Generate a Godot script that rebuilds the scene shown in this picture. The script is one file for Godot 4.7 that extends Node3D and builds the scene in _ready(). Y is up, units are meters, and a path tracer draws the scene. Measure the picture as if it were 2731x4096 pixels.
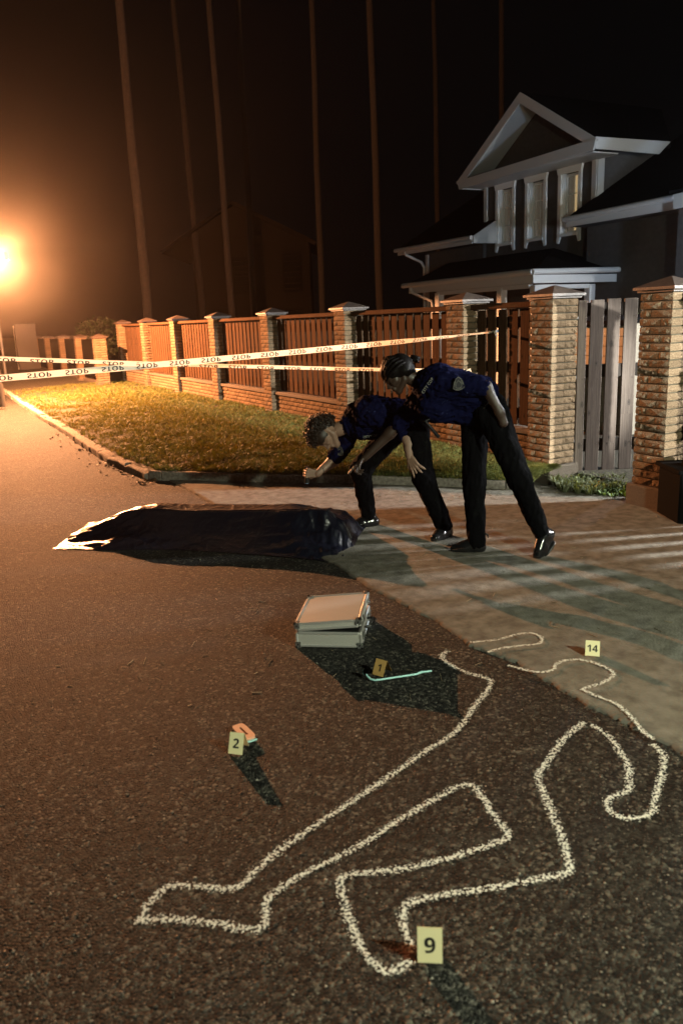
extends Node3D
# A street at night: an orange street lamp far left, a cool yard lamp behind the fence at right, a pale work lamp beside the camera.

const TH := 0.48088585
var D := Vector3(sin(TH), 0, cos(TH))            # along the fence, towards the camera
var NF := Vector3(-cos(TH), 0, sin(TH))          # from the fence towards the road
var FT := Transform3D(Basis(D, Vector3.UP, NF), Vector3(-1.1064, 0, -13.546))   # fence frame: x along, y up, z to the road
var rng := RandomNumberGenerator.new()
var used := {}
var M := {}
var tex := {}


# ---------------------------------------------------------------- light settings
const ORANGE := Color(1.0, 0.66, 0.43)
const COOL := Color(0.98, 0.985, 0.97)
const BLUEWHITE := Color(0.76, 0.87, 1.0)
const PALE := Color(0.97, 1.0, 0.88)
const E_STREET := 530.0
const E_YARD := 560.0
const E_WORK := 27.0
const E_WALL := 11.0
const E_SPOT := 600.0
const WALL_LAMP := Vector3(5.0, 2.7, 6.6)
const YARD := Vector3(11.0, 3.5, -6.75)
const WORK := Vector3(3.1, 2.35, -0.1)

func _ready() -> void:
	var cam := Camera3D.new()
	cam.name = "camera"
	cam.transform = Transform3D(Basis(Vector3(0.99923746, -0.03794553, 0.00919993), Vector3(0.03904487, 0.97110307, -0.23544496), Vector3(0.0, 0.23562464, 0.97184414)), Vector3(0, 1.65, 0))
	cam.fov = 65.70
	cam.near = 0.05
	var lens := CameraAttributesPhysical.new()
	lens.frustum_focal_length = 27.1
	lens.exposure_aperture = 2.8
	lens.frustum_focus_distance = 6.2
	cam.attributes = lens
	cam.fov = 65.70
	cam.far = 600.0
	add_child(cam)
	var we := WorldEnvironment.new()
	we.name = "environment"
	var e := Environment.new()
	e.tonemap_mode = Environment.TONE_MAPPER_LINEAR
	e.tonemap_exposure = 1.0
	var sky := ProceduralSkyMaterial.new()
	sky.sky_top_color = Color(0.012, 0.012, 0.014)
	sky.sky_horizon_color = Color(0.016, 0.014, 0.013)
	sky.ground_bottom_color = Color(0.01, 0.01, 0.01)
	sky.ground_horizon_color = Color(0.016, 0.014, 0.013)
	e.background_mode = Environment.BG_SKY
	e.sky = Sky.new()
	e.sky.sky_material = sky
	e.sdfgi_enabled = true
	e.ssao_enabled = true
	e.ssil_enabled = true
	e.volumetric_fog_enabled = true
	e.volumetric_fog_density = 0.00052
	e.volumetric_fog_anisotropy = 0.925
	e.volumetric_fog_albedo = Color(0.95, 0.9, 0.85)
	we.environment = e
	add_child(we)
	rng.seed = 1
	make_materials()
	lamps()
	ground()
	kerbs()
	fence()
	neighbour_fence()
	light_block()
	house()
	old_house()
	pines()
	lawn()
	road_stones()
	woman()
	man()
	body_sheet()
	briefcase()
	small_things()
	tapes()
	chalk()

# ---------------------------------------------------------------- mesh kit
class MB:
	var v := PackedVector3Array()
	var n := PackedVector3Array()
	var uv := PackedVector2Array()
	var ix := PackedInt32Array()
	func tri(a: Vector3, b: Vector3, c: Vector3) -> void:
		var m := (c - a).cross(b - a).normalized()
		var k := v.size()
		v.append(a); v.append(b); v.append(c)
		for i in 3:
			n.append(m); uv.append(Vector2.ZERO)
		ix.append(k); ix.append(k + 1); ix.append(k + 2)
	func quad(a: Vector3, b: Vector3, c: Vector3, d: Vector3) -> void:
		var m := (c - a).cross(b - a)
		if m.length_squared() < 1e-16:
			m = (d - a).cross(c - a)
		m = m.normalized()
		var k := v.size()
		v.append(a); v.append(b); v.append(c); v.append(d)
		for i in 4:
			n.append(m)
		uv.append(Vector2(0, 0)); uv.append(Vector2(0, 1)); uv.append(Vector2(1, 1)); uv.append(Vector2(1, 0))
		for i in [0, 1, 2, 0, 2, 3]:
			ix.append(k + i)
	func poly(p: Array, ref: Vector3) -> void:     # a convex face turned away from ref
		var mid := Vector3.ZERO
		for q in p:
			mid += q
		mid /= p.size()
		var m: Vector3 = (p[2] - p[0]).cross(p[1] - p[0])
		var flip := m.dot(mid - ref) < 0
		for i in range(1, p.size() - 1):
			if flip:
				tri(p[0], p[i + 1], p[i])
			else:
				tri(p[0], p[i], p[i + 1])
	func cbox(c: Vector3, s: Vector3, ch := 0.004, b := Basis()) -> void:    # chamfered box
		var h := s / 2
		ch = minf(ch, minf(h.x, minf(h.y, h.z)) * 0.9)
		var q := func(sx: float, sy: float, sz: float, ax: int) -> Vector3:
			var p := Vector3(sx * (h.x - ch), sy * (h.y - ch), sz * (h.z - ch))
			if ax == 0: p.x = sx * h.x
			elif ax == 1: p.y = sy * h.y
			else: p.z = sz * h.z
			return c + b * p
		for sg in [-1.0, 1.0]:
			poly([q.call(sg, -1, -1, 0), q.call(sg, 1, -1, 0), q.call(sg, 1, 1, 0), q.call(sg, -1, 1, 0)], c)
			poly([q.call(-1, sg, -1, 1), q.call(1, sg, -1, 1), q.call(1, sg, 1, 1), q.call(-1, sg, 1, 1)], c)
			poly([q.call(-1, -1, sg, 2), q.call(1, -1, sg, 2), q.call(1, 1, sg, 2), q.call(-1, 1, sg, 2)], c)
		if ch < 0.0005:
			return
		for s1 in [-1.0, 1.0]:
			for s2 in [-1.0, 1.0]:
				poly([q.call(s1, s2, -1, 0), q.call(s1, s2, 1, 0), q.call(s1, s2, 1, 1), q.call(s1, s2, -1, 1)], c)
				poly([q.call(s1, -1, s2, 0), q.call(s1, 1, s2, 0), q.call(s1, 1, s2, 2), q.call(s1, -1, s2, 2)], c)
				poly([q.call(-1, s1, s2, 1), q.call(1, s1, s2, 1), q.call(1, s1, s2, 2), q.call(-1, s1, s2, 2)], c)
				for s3 in [-1.0, 1.0]:
					poly([q.call(s1, s2, s3, 0), q.call(s1, s2, s3, 1), q.call(s1, s2, s3, 2)], c)
	func tube(p: Array, r: Array, sides := 8, caps := true) -> void:     # smooth swept tube
		var base := v.size()
		var up := Vector3.UP
		var cnt := p.size()
		var side := Vector3.ZERO
		for i in cnt:
			var d: Vector3 = (p[mini(i + 1, cnt - 1)] - p[maxi(i - 1, 0)]).normalized()
			if i == 0:
				if absf(d.dot(up)) > 0.9: up = Vector3.RIGHT
				side = d.cross(up).normalized()
			else:
				side = (side - d * side.dot(d)).normalized()
			var o := side.cross(d).normalized()
			for k in sides + 1:
				var a := TAU * k / sides
				var w := side * cos(a) + o * sin(a)
				v.append(p[i] + w * r[i]); n.append(w); uv.append(Vector2(float(k) / sides, float(i)))
		for i in cnt - 1:
			for k in sides:
				var a := base + i * (sides + 1) + k
				var b := a + sides + 1
				for j in [a, a + 1, b, a + 1, b + 1, b]:
					ix.append(j)
		if caps:
			for e in [0, cnt - 1]:
				var d: Vector3 = (p[1] - p[0]) * -1.0 if e == 0 else p[cnt - 1] - p[cnt - 2]
				d = d.normalized()
				var k0 := v.size()
				v.append(p[e]); n.append(d); uv.append(Vector2.ZERO)
				for k in sides + 1:
					v.append(v[base + e * (sides + 1) + k]); n.append(d); uv.append(Vector2.ZERO)
				for k in sides:
					var t := [k0, k0 + 1 + k, k0 + 2 + k]
					if (v[t[2]] - v[t[0]]).cross(v[t[1]] - v[t[0]]).dot(d) < 0:
						t = [k0, k0 + 2 + k, k0 + 1 + k]
					for j in t: ix.append(j)
	func ball(c: Vector3, r: Vector3, seg := 12, b := Basis()) -> void:
		var rings := maxi(4, seg / 2)
		var base := v.size()
		for i in rings + 1:
			var t := PI * i / rings
			for k in seg + 1:
				var a := TAU * k / seg
				var w := Vector3(sin(t) * cos(a), cos(t), sin(t) * sin(a))
				v.append(c + b * (w * r)); n.append((b * (w / r)).normalized()); uv.append(Vector2(float(k) / seg, float(i) / rings))
		for i in rings:
			for k in seg:
				var a := base + i * (seg + 1) + k
				var e := a + seg + 1
				for j in [a, a + 1, e, a + 1, e + 1, e]:
					ix.append(j)
	func sheet(rows: Array, smooth := true) -> void:     # grid of points rows[i][j]
		var base := v.size()
		var w: int = rows[0].size()
		var nn := PackedVector3Array()
		nn.resize(rows.size() * w)
		for i in rows.size() - 1:
			for j in w - 1:
				var a: Vector3 = rows[i][j]; var b: Vector3 = rows[i][j + 1]; var c: Vector3 = rows[i + 1][j + 1]; var d: Vector3 = rows[i + 1][j]
				var m := (c - a).cross(b - d)
				m = (d - a).cross(b - a) + (d - c).cross(b - c) * -1.0
				for q in [i * w + j, i * w + j + 1, (i + 1) * w + j, (i + 1) * w + j + 1]:
					nn[q] += m
				for q in [0, 1, w, 1, w + 1, w]:
					ix.append(base + i * w + j + q)
		for i in rows.size():
			for j in w:
				v.append(rows[i][j]); uv.append(Vector2(float(j) / (w - 1), float(i) / (rows.size() - 1)))
				n.append(nn[i * w + j].normalized())
	func add(o: MB, t := Transform3D()) -> void:
		var k := v.size()
		for p in o.v: v.append(t * p)
		for p in o.n: n.append((t.basis * p).normalized())
		uv.append_array(o.uv)
		for i in o.ix: ix.append(k + i)
	func smooth(from := 0) -> void:      # recompute normals of indexed vertices
		var acc := PackedVector3Array()
		acc.resize(v.size())
		for t in range(0, ix.size(), 3):
			var a := ix[t]; var b := ix[t + 1]; var c := ix[t + 2]
			if a < from: continue
			var m := (v[c] - v[a]).cross(v[b] - v[a])
			acc[a] += m; acc[b] += m; acc[c] += m
		for i in range(from, v.size()):
			if acc[i].length_squared() > 0: n[i] = acc[i].normalized()
	func mesh() -> ArrayMesh:
		var a := []
		a.resize(Mesh.ARRAY_MAX)
		a[Mesh.ARRAY_VERTEX] = v; a[Mesh.ARRAY_NORMAL] = n; a[Mesh.ARRAY_TEX_UV] = uv; a[Mesh.ARRAY_INDEX] = ix
		var m := ArrayMesh.new()
		m.add_surface_from_arrays(Mesh.PRIMITIVE_TRIANGLES, a)
		return m

# signed distance body: bones are [a, b, ra, rb]; surface nets into mb
func flesh(mb: MB, bones: Array, k: float, cell: float, wrinkle := 0.0, freq := 18.0, stretch := Vector3.ONE) -> void:
	var lo := Vector3.INF
	var hi := -Vector3.INF
	for b in bones:
		var r := maxf(b[2], b[3]) + cell * 3
		for p in [b[0], b[1]]:
			lo = lo.min(p - Vector3.ONE * r); hi = hi.max(p + Vector3.ONE * r)
	var nx := int((hi.x - lo.x) / cell) + 2
	var ny := int((hi.y - lo.y) / cell) + 2
	var nz := int((hi.z - lo.z) / cell) + 2
	var f := PackedFloat32Array()
	f.resize(nx * ny * nz)
	f.fill(9.0)
	for b in bones:
		var A: Vector3 = b[0]
		var BA: Vector3 = b[1] - b[0]
		var ra: float = b[2]
		var dr: float = b[3] - b[2]
		var bb := maxf(BA.length_squared(), 1e-9)
		var r := maxf(b[2], b[3]) + k + cell * 2
		var l := ((b[0] as Vector3).min(b[1]) - Vector3.ONE * r - lo) / cell
		var h := ((b[0] as Vector3).max(b[1]) + Vector3.ONE * r - lo) / cell
		for z in range(maxi(0, int(l.z)), mini(nz, int(h.z) + 2)):
			for y in range(maxi(0, int(l.y)), mini(ny, int(h.y) + 2)):
				var at := (z * ny + y) * nx
				for x in range(maxi(0, int(l.x)), mini(nx, int(h.x) + 2)):
					var p := lo + Vector3(x, y, z) * cell - A
					var t := clampf(p.dot(BA) / bb, 0.0, 1.0)
					var d := (p - BA * t).length() - ra - dr * t
					var o := f[at + x]
					if o > 8.0:
						f[at + x] = d
					else:
						var q := maxf(k - absf(o - d), 0.0)
						f[at + x] = minf(o, d) - q * q / (4.0 * k)
	var vid := PackedInt32Array()
	vid.resize(f.size())
	vid.fill(-1)
	var start := mb.v.size()
	var noise := FastNoiseLite.new()
	noise.seed = 5; noise.frequency = 1.0; noise.fractal_octaves = 2
	var off := [0, 1, nx, nx + 1, nx * ny, nx * ny + 1, nx * ny + nx, nx * ny + nx + 1]
	var ed := [0, 1, 2, 3, 4, 5, 6, 7, 0, 2, 1, 3, 4, 6, 5, 7, 0, 4, 1, 5, 2, 6, 3, 7]
	var lim := cell * 2.0
	var cells := PackedInt32Array()
	for z in nz - 1:
		for y in ny - 1:
			var at := (z * ny + y) * nx
			for x in nx - 1:
				var i := at + x
				if absf(f[i]) > lim: continue
				var mask := 0
				for c in 8:
					if f[i + off[c]] < 0.0: mask += 1
				if mask == 0 or mask == 8: continue
				var s := Vector3.ZERO
				var cnt := 0
				for e in range(0, 24, 2):
					var c0: int = ed[e]
					var c1: int = ed[e + 1]
					var d0 := f[i + off[c0]]
					var d1 := f[i + off[c1]]
					if (d0 < 0.0) != (d1 < 0.0):
						var t := d0 / (d0 - d1)
						var p0 := Vector3(c0 & 1, (c0 >> 1) & 1, c0 >> 2)
						s += p0.lerp(Vector3(c1 & 1, (c1 >> 1) & 1, c1 >> 2), t)
						cnt += 1
				vid[i] = mb.v.size()
				cells.append(i)
				mb.v.append(lo + (Vector3(x, y, z) + s / cnt) * cell)
				mb.n.append(Vector3.UP); mb.uv.append(Vector2.ZERO)
	var ax := [1, nx, nx * ny]
	for i in cells:
		for a in 3:
			var d0 := f[i]
			var d1 := f[i + ax[a]]
			if (d0 < 0.0) == (d1 < 0.0): continue
			var u: int = ax[(a + 1) % 3]
			var w: int = ax[(a + 2) % 3]
			if i - u - w < 0: continue
			var q := [vid[i], vid[i - u], vid[i - u - w], vid[i - w]]
			if q.min() < 0: continue
			if d0 < 0.0:
				for j in [0, 2, 1, 0, 3, 2]: mb.ix.append(q[j])
			else:
				for j in [0, 1, 2, 0, 2, 3]: mb.ix.append(q[j])
	mb.smooth(start)
	if wrinkle > 0.0:
		for i in range(start, mb.v.size()):
			var p := mb.v[i] * stretch * freq
			mb.v[i] += mb.n[i] * wrinkle * (noise.get_noise_3dv(p) + 0.5 * (1.0 - absf(noise.get_noise_3dv(p * 1.7 + Vector3(9, 9, 9))) * 4.0))
		mb.smooth(start)

func hand(bones: Array, w: Vector3, dir: Vector3, nrm: Vector3, curl: Array, thumb := 1.0, spread := 0.1, s := 1.0) -> void:
	dir = dir.normalized()
	nrm = (nrm - dir * nrm.dot(dir)).normalized()
	var side := dir.cross(nrm)
	var lens := [0.92, 1.0, 0.95, 0.76]
	for i in 4:
		var o := (i - 1.5)
		var root: Vector3 = w + dir * (0.086 if i < 3 else 0.078) * s + side * o * 0.0205 * s * thumb
		bones.append([w + side * o * 0.011 * s * thumb + dir * 0.008, root, 0.0145 * s, 0.0115 * s])
		var d: Vector3 = (dir + side * o * spread * thumb).normalized()
		var p: Vector3 = root
		var seg := [0.043, 0.027, 0.021]
		var axis := d.cross(nrm).normalized()
		for j in 3:
			var c: float = curl[i][j]
			d = d.rotated(axis, c)
			var e: Vector3 = p + d * seg[j] * lens[i] * s
			bones.append([p, e, (0.0098 - 0.0012 * j) * s, (0.0088 - 0.0012 * j) * s])
			p = e
	var tr := w + dir * 0.025 * s - side * 0.022 * s * thumb
	var tdir: Vector3 = (dir * 0.75 - side * 0.65 * thumb + nrm * curl[4][0]).normalized()
	var m := tr + tdir * 0.045 * s
	bones.append([tr, m, 0.0135 * s, 0.0105 * s])
	var td2: Vector3 = (tdir + side * 0.35 * thumb + nrm * curl[4][1] + dir * 0.2).normalized()
	bones.append([m, m + td2 * 0.036 * s, 0.0105 * s, 0.008 * s])

# ---------------------------------------------------------------- names, tags
func numbered(called: String) -> String:
	if not used.has(called):
		used[called] = 0
		return called
	used[called] += 1
	return "%s_%03d" % [called, used[called]]

func tag(o: Node3D, label := "", category := "", group := "", kind := "") -> Node3D:
	if label: o.set_meta("label", label)
	if category: o.set_meta("category", category)
	if group: o.set_meta("group", group)
	if kind: o.set_meta("kind", kind)
	return o

func thing(called: String, t: Transform3D, label := "", category := "", group := "") -> Node3D:
	var o := Node3D.new()
	o.name = numbered(called)
	o.transform = t
	add_child(o)
	return tag(o, label, category, group)

func part(called: String, mesh: Mesh, m: Material, parent: Node3D = null, t := Transform3D()) -> MeshInstance3D:
	var o := MeshInstance3D.new()
	o.mesh = mesh
	o.material_override = m
	o.transform = t
	if parent == null:
		o.name = numbered(called)
		add_child(o)
	else:
		var cnt := _count(parent, called)
		o.name = called if cnt == 0 else "%s_%03d" % [called, cnt]
		parent.add_child(o, true)
	return o

var _counts := {}
func _count(parent: Node3D, called: String) -> int:
	var key := str(parent.get_instance_id()) + called
	var c: int = _counts.get(key, 0)
	_counts[key] = c + 1
	return c

func boxm(s: Vector3, ch := 0.004) -> ArrayMesh:
	var b := MB.new()
	b.cbox(Vector3.ZERO, s, ch)
	return b.mesh()

func at(x: float, y: float, z: float) -> Transform3D:
	return Transform3D(Basis(), Vector3(x, y, z))

# ---------------------------------------------------------------- materials
func lin(r: float, g: float, b: float) -> Color:
	return Color(r, g, b).linear_to_srgb()

func noise_tex(key: String, size: int, type: int, freq: float, oct: int, seed_: int, ramp := [], cell_ret := -1) -> NoiseTexture2D:
	if tex.has(key): return tex[key]
	var fn := FastNoiseLite.new()
	fn.noise_type = type; fn.frequency = freq; fn.seed = seed_
	fn.fractal_octaves = oct
	if oct <= 1: fn.fractal_type = FastNoiseLite.FRACTAL_NONE
	if cell_ret >= 0: fn.cellular_return_type = cell_ret
	var t := NoiseTexture2D.new()
	t.width = size; t.height = size; t.seamless = true; t.noise = fn; t.generate_mipmaps = false
	if ramp.size():
		var g := Gradient.new()
		var offs := PackedFloat32Array(); var cols := PackedColorArray()
		for q in ramp:
			offs.append(q[0]); cols.append(lin(q[1], q[2], q[3]))
		g.offsets = offs; g.colors = cols
		t.color_ramp = g
	tex[key] = t
	return t

func mat(key: String, c: Color, rough := 0.8, metal := 0.0, spec := 0.5) -> StandardMaterial3D:
	var m := StandardMaterial3D.new()
	m.resource_name = key
	m.albedo_color = c
	m.roughness = rough; m.metallic = metal; m.metallic_specular = spec
	M[key] = m
	return m

func textured(key: String, albedo: Texture2D, scale: float, rough := 0.85, world := true, height: Texture2D = null, hs := 0.3) -> StandardMaterial3D:
	var m := mat(key, Color.WHITE, rough)
	m.albedo_texture = albedo
	m.uv1_triplanar = true
	m.uv1_world_triplanar = world
	m.uv1_scale = Vector3.ONE * scale
	if height:
		m.heightmap_enabled = true; m.heightmap_texture = height; m.heightmap_scale = hs
	return m

func wood_tex(key: String, seed_: int, dark: Color, light: Color, knots: int) -> ImageTexture:
	var w := 128
	var h := 512
	var im := Image.create(w, h, false, Image.FORMAT_RGB8)
	var fn := FastNoiseLite.new()
	fn.seed = seed_; fn.frequency = 1.0; fn.fractal_octaves = 3
	var r := RandomNumberGenerator.new()
	r.seed = seed_
	var kn := []
	for i in knots:
		kn.append(Vector3(r.randf() * w, r.randf() * h, r.randf_range(4, 9)))
	for y in h:
		for x in w:
			var px := float(x)
			var dk := 0.0
			for q in kn:
				var dx: float = px - q.x
				var dy: float = (y - q.y) * 0.75
				var d := sqrt(dx * dx + dy * dy)
				if d < q.z * 4.0:
					px += signf(dx) * q.z * exp(-d / q.z) * 1.4
					dk = maxf(dk, clampf(1.4 - d / q.z, 0.0, 1.0) * (0.7 + 0.3 * sin(d * 1.3)))
			var g := 0.5 + 0.6 * fn.get_noise_2d(px * 0.18, y * 0.0044) + 0.45 * fn.get_noise_2d(px * 0.7, y * 0.012 + 50.0) + 0.2 * fn.get_noise_2d(px * 2.2, y * 0.06)
			var c := dark.lerp(light, clampf(g, 0.0, 1.0))
			c = c.lerp(dark * 0.45, dk * 0.8)
			im.set_pixel(x, y, c)
	return ImageTexture.create_from_image(im)

func make_materials() -> void:
	# asphalt: dark binder with pale and brown stones
	var asp := noise_tex("asphalt", 1536, FastNoiseLite.TYPE_CELLULAR, 0.085, 1, 3, [[0.0, 0.004, 0.0041, 0.0038], [0.35, 0.0115, 0.0114, 0.0101], [0.6, 0.0225, 0.022, 0.019], [0.86, 0.047, 0.045, 0.038], [0.97, 0.125, 0.115, 0.095]], FastNoiseLite.RETURN_CELL_VALUE)
	var asph := noise_tex("asphalt_h", 1536, FastNoiseLite.TYPE_CELLULAR, 0.085, 1, 3, [], FastNoiseLite.RETURN_DISTANCE2_SUB)
	var blot := noise_tex("blotch", 512, FastNoiseLite.TYPE_SIMPLEX, 0.012, 5, 8, [[0.0, 0.62, 0.61, 0.6], [0.5, 0.86, 0.86, 0.85], [1.0, 1.0, 1.0, 1.0]])
	var m := textured("asphalt", asp, 1.0 / 1.55, 0.85, true, asph, 0.6)
	m.metallic_specular = 0.32
	m.detail_enabled = true; m.detail_albedo = blot; m.detail_blend_mode = BaseMaterial3D.BLEND_MODE_MUL
	m.detail_uv_layer = BaseMaterial3D.DETAIL_UV_2
	m.uv2_triplanar = true; m.uv2_world_triplanar = true; m.uv2_scale = Vector3.ONE * 0.31
	# concrete / trodden driveway
	var con := noise_tex("concrete", 1024, FastNoiseLite.TYPE_SIMPLEX, 0.02, 6, 21, [[0.0, 0.125, 0.114, 0.094], [0.42, 0.178, 0.165, 0.138], [0.7, 0.2, 0.186, 0.157], [1.0, 0.235, 0.222, 0.19]])
	var conh := noise_tex("concrete_h", 1024, FastNoiseLite.TYPE_SIMPLEX, 0.11, 4, 22)
	m = textured("concrete", con, 0.42, 0.95, true, conh, 0.28)
	m.metallic_specular = 0.25
	m.detail_enabled = true; m.detail_albedo = blot; m.detail_blend_mode = BaseMaterial3D.BLEND_MODE_MUL
	m.detail_uv_layer = BaseMaterial3D.DETAIL_UV_2
	m.uv2_triplanar = true; m.uv2_world_triplanar = true; m.uv2_scale = Vector3.ONE * 0.8
	textured("kerb", noise_tex("kerb_t", 512, FastNoiseLite.TYPE_SIMPLEX, 0.03, 5, 24, [[0.0, 0.12, 0.105, 0.085], [0.5, 0.24, 0.215, 0.18], [1.0, 0.36, 0.335, 0.29]]), 1.3, 0.92, true, conh, 0.5)
	m = textured("footing", con, 2.1, 0.95, true, conh, 0.7)
	m.albedo_color = lin(0.55, 0.46, 0.4)
	# soil and lawn floor
	var soil := noise_tex("soil", 512, FastNoiseLite.TYPE_SIMPLEX, 0.05, 5, 31, [[0.0, 0.02, 0.015, 0.009], [0.5, 0.05, 0.04, 0.022], [1.0, 0.09, 0.075, 0.04]])
	textured("soil", soil, 0.9, 0.95, true, conh, 1.0)
	# split faced brick, three tones
	var bh := noise_tex("brick_h", 256, FastNoiseLite.TYPE_SIMPLEX, 0.06, 4, 41)
	for i in 3:
		var k: float = [1.0, 0.86, 1.14][i]
		var bt := noise_tex("brick_t%d" % i, 256, FastNoiseLite.TYPE_SIMPLEX, 0.05, 5, 42 + i, [[0.0, 0.06 * k, 0.04 * k, 0.024 * k], [0.5, 0.145 * k, 0.10 * k, 0.062 * k], [1.0, 0.23 * k, 0.17 * k, 0.11 * k]])
		textured("brick%d" % i, bt, 5.0, 0.97, true, bh, 0.5).metallic_specular = 0.2
	textured("mortar", soil, 3.0, 0.95).albedo_color = lin(0.9, 0.9, 0.9)
	# cap metal, fence paint
	m = textured("cap", noise_tex("cap_t", 256, FastNoiseLite.TYPE_SIMPLEX, 0.02, 5, 51, [[0.0, 0.02, 0.013, 0.0095], [0.5, 0.045, 0.03, 0.023], [1.0, 0.09, 0.064, 0.05]]), 4.0, 0.55, true, bh, 0.15)
	for i in 3:
		var wt := wood_tex("w", 60 + i, lin(0.034, 0.019, 0.0105), lin(0.088, 0.05, 0.028), 4)
		m = textured("stain%d" % i, wt, 1.0, 0.95, false)
		m.metallic_specular = 0.15
		m.uv1_scale = Vector3(3.2, 0.8, 3.2)
		m.uv1_offset = Vector3(0.37 * i, 0.21 * i, 0.13)
		m.albedo_color = lin(0.86 + 0.08 * i, 0.86 + 0.07 * i, 0.86 + 0.06 * i)
	for i in 3:
		var wt := wood_tex("g", 80 + i, lin(0.085, 0.062, 0.049), lin(0.18, 0.142, 0.116), 7)
		m = textured("raw%d" % i, wt, 1.0, 0.8, false)
		m.uv1_scale = Vector3(3.6, 0.62, 3.6)
		m.uv1_offset = Vector3(0.31 * i, 0.17 * i, 0.4)
	mat("dark_wood", lin(0.035, 0.026, 0.02), 0.8)
	# house
	m = textured("siding", noise_tex("sid", 256, FastNoiseLite.TYPE_SIMPLEX, 0.03, 4, 91, [[0.0, 0.05, 0.045, 0.043], [1.0, 0.075, 0.068, 0.065]]), 0.8, 0.8)
	mat("trim", lin(0.5, 0.5, 0.5), 0.55)
	mat("sash", lin(0.82, 0.82, 0.82), 0.5)
	textured("roof", noise_tex("rf", 256, FastNoiseLite.TYPE_SIMPLEX, 0.03, 4, 92, [[0.0, 0.004, 0.004, 0.0045], [1.0, 0.010, 0.010, 0.011]]), 1.0, 0.9).metallic_specular = 0.1
	mat("beige_board", lin(0.25, 0.22, 0.17), 0.7)
	m = mat("glowing_curtain", lin(0.7, 0.66, 0.6), 0.9); m.emission_enabled = true; m.emission = lin(1.0, 0.8, 0.55); m.emission_energy_multiplier = 0.05  # faint emission added to brighten the window panes
	m = mat("pane", Color(0.5, 0.55, 0.6, 0.22), 0.08); m.transparency = BaseMaterial3D.TRANSPARENCY_ALPHA
	m = mat("window_glow", lin(0.6, 0.5, 0.35), 0.8); m.emission_enabled = true; m.emission = lin(1.0, 0.72, 0.36); m.emission_energy_multiplier = 0.6
	mat("old_house", lin(0.0065, 0.005, 0.0038), 0.95, 0.0, 0.1)
	mat("old_house_dark", lin(0.002, 0.0017, 0.0014), 0.95, 0.0, 0.1)
	# trees
	var bark := noise_tex("bark_t", 256, FastNoiseLite.TYPE_SIMPLEX, 0.03, 4, 95, [[0.0, 0.003, 0.002, 0.0014], [1.0, 0.0145, 0.0088, 0.0055]])
	textured("bark", bark, 0.7, 0.95, true, bh, 2.0)
	mat("needles", lin(0.02, 0.035, 0.014), 0.8)
	m = mat("bush_leaf", lin(0.05, 0.07, 0.02), 0.7); m.vertex_color_use_as_albedo = true
	m = mat("grass", lin(0.95, 0.95, 0.95), 0.65, 0.0, 0.35); m.vertex_color_use_as_albedo = true
	m.backlight_enabled = true; m.backlight = Color(0.75, 0.7, 0.3)
	m = mat("leaf", Color.WHITE, 0.7); m.vertex_color_use_as_albedo = true
	m = mat("stones", Color.WHITE, 0.5, 0.0, 0.4); m.vertex_color_use_as_albedo = true
	# people
	mat("shirt", lin(0.0032, 0.0042, 0.021), 0.9, 0.0, 0.12).rim_enabled = false
	mat("trousers", lin(0.0026, 0.0027, 0.0034), 0.9, 0.0, 0.12)
	mat("leather", lin(0.008, 0.008, 0.009), 0.16, 0.0, 0.6)
	mat("belt", lin(0.008, 0.008, 0.008), 0.4)
	mat("skin_dark", lin(0.036, 0.019, 0.0125), 0.5)
	mat("skin_pale", lin(0.25, 0.15, 0.105), 0.55)
	mat("hair_black", lin(0.004, 0.0035, 0.0035), 0.5, 0.0, 0.12)
	m = mat("hair_brown", lin(0.022, 0.012, 0.007), 0.5)
	mat("patch_thread", lin(0.13, 0.125, 0.11), 0.8)
	mat("patch_cloth", lin(0.02, 0.02, 0.025), 0.9)
	mat("chrome", lin(0.75, 0.76, 0.78), 0.18, 1.0)
	mat("baton", lin(0.012, 0.012, 0.013), 0.25)
	# small things
	m = mat("tape", lin(0.78, 0.68, 0.48), 0.45)
	m.backlight_enabled = true; m.backlight = Color(0.95, 0.95, 0.95)
	mat("ink", lin(0.012, 0.011, 0.01), 0.6)
	mat("card", lin(0.85, 0.77, 0.45), 0.6)
	mat("shaded_card", lin(0.5, 0.31, 0.1), 0.6)  # card standing in shadow: the shade is put into its colour
	mat("rust_red", lin(0.16, 0.045, 0.018), 0.8)
	var wr := noise_tex("crinkle", 512, FastNoiseLite.TYPE_SIMPLEX, 0.012, 4, 97)
	(wr.noise as FastNoiseLite).fractal_type = FastNoiseLite.FRACTAL_RIDGED
	m = mat("black_plastic", lin(0.005, 0.0065, 0.014), 0.33, 0.0, 0.5)
	m.uv1_triplanar = true; m.uv1_world_triplanar = true; m.uv1_scale = Vector3.ONE * 0.9
	m.heightmap_enabled = true; m.heightmap_texture = wr; m.heightmap_scale = 0.8
	m = textured("alu", noise_tex("alu_t", 256, FastNoiseLite.TYPE_SIMPLEX, 0.08, 4, 98, [[0.0, 0.36, 0.35, 0.32], [1.0, 0.5, 0.49, 0.45]]), 6.0, 0.5)
	m.metallic = 0.25
	mat("alu_edge", lin(0.7, 0.69, 0.66), 0.35, 0.7)
	mat("steel", lin(0.55, 0.56, 0.55), 0.25, 0.9)
	mat("black_part", lin(0.01, 0.01, 0.01), 0.35)
	mat("rod", lin(0.34, 0.62, 0.6), 0.35, 0.1)  # cyan light on the metal put into the colour
	mat("plate", lin(0.6, 0.32, 0.2), 0.5, 0.0)
	mat("chalk", lin(0.78, 0.78, 0.71), 0.95)
	mat("lens_reflection", lin(0.35, 0.5, 0.8), 0.1)  # blue reflection on the lens put into the colour
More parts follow.
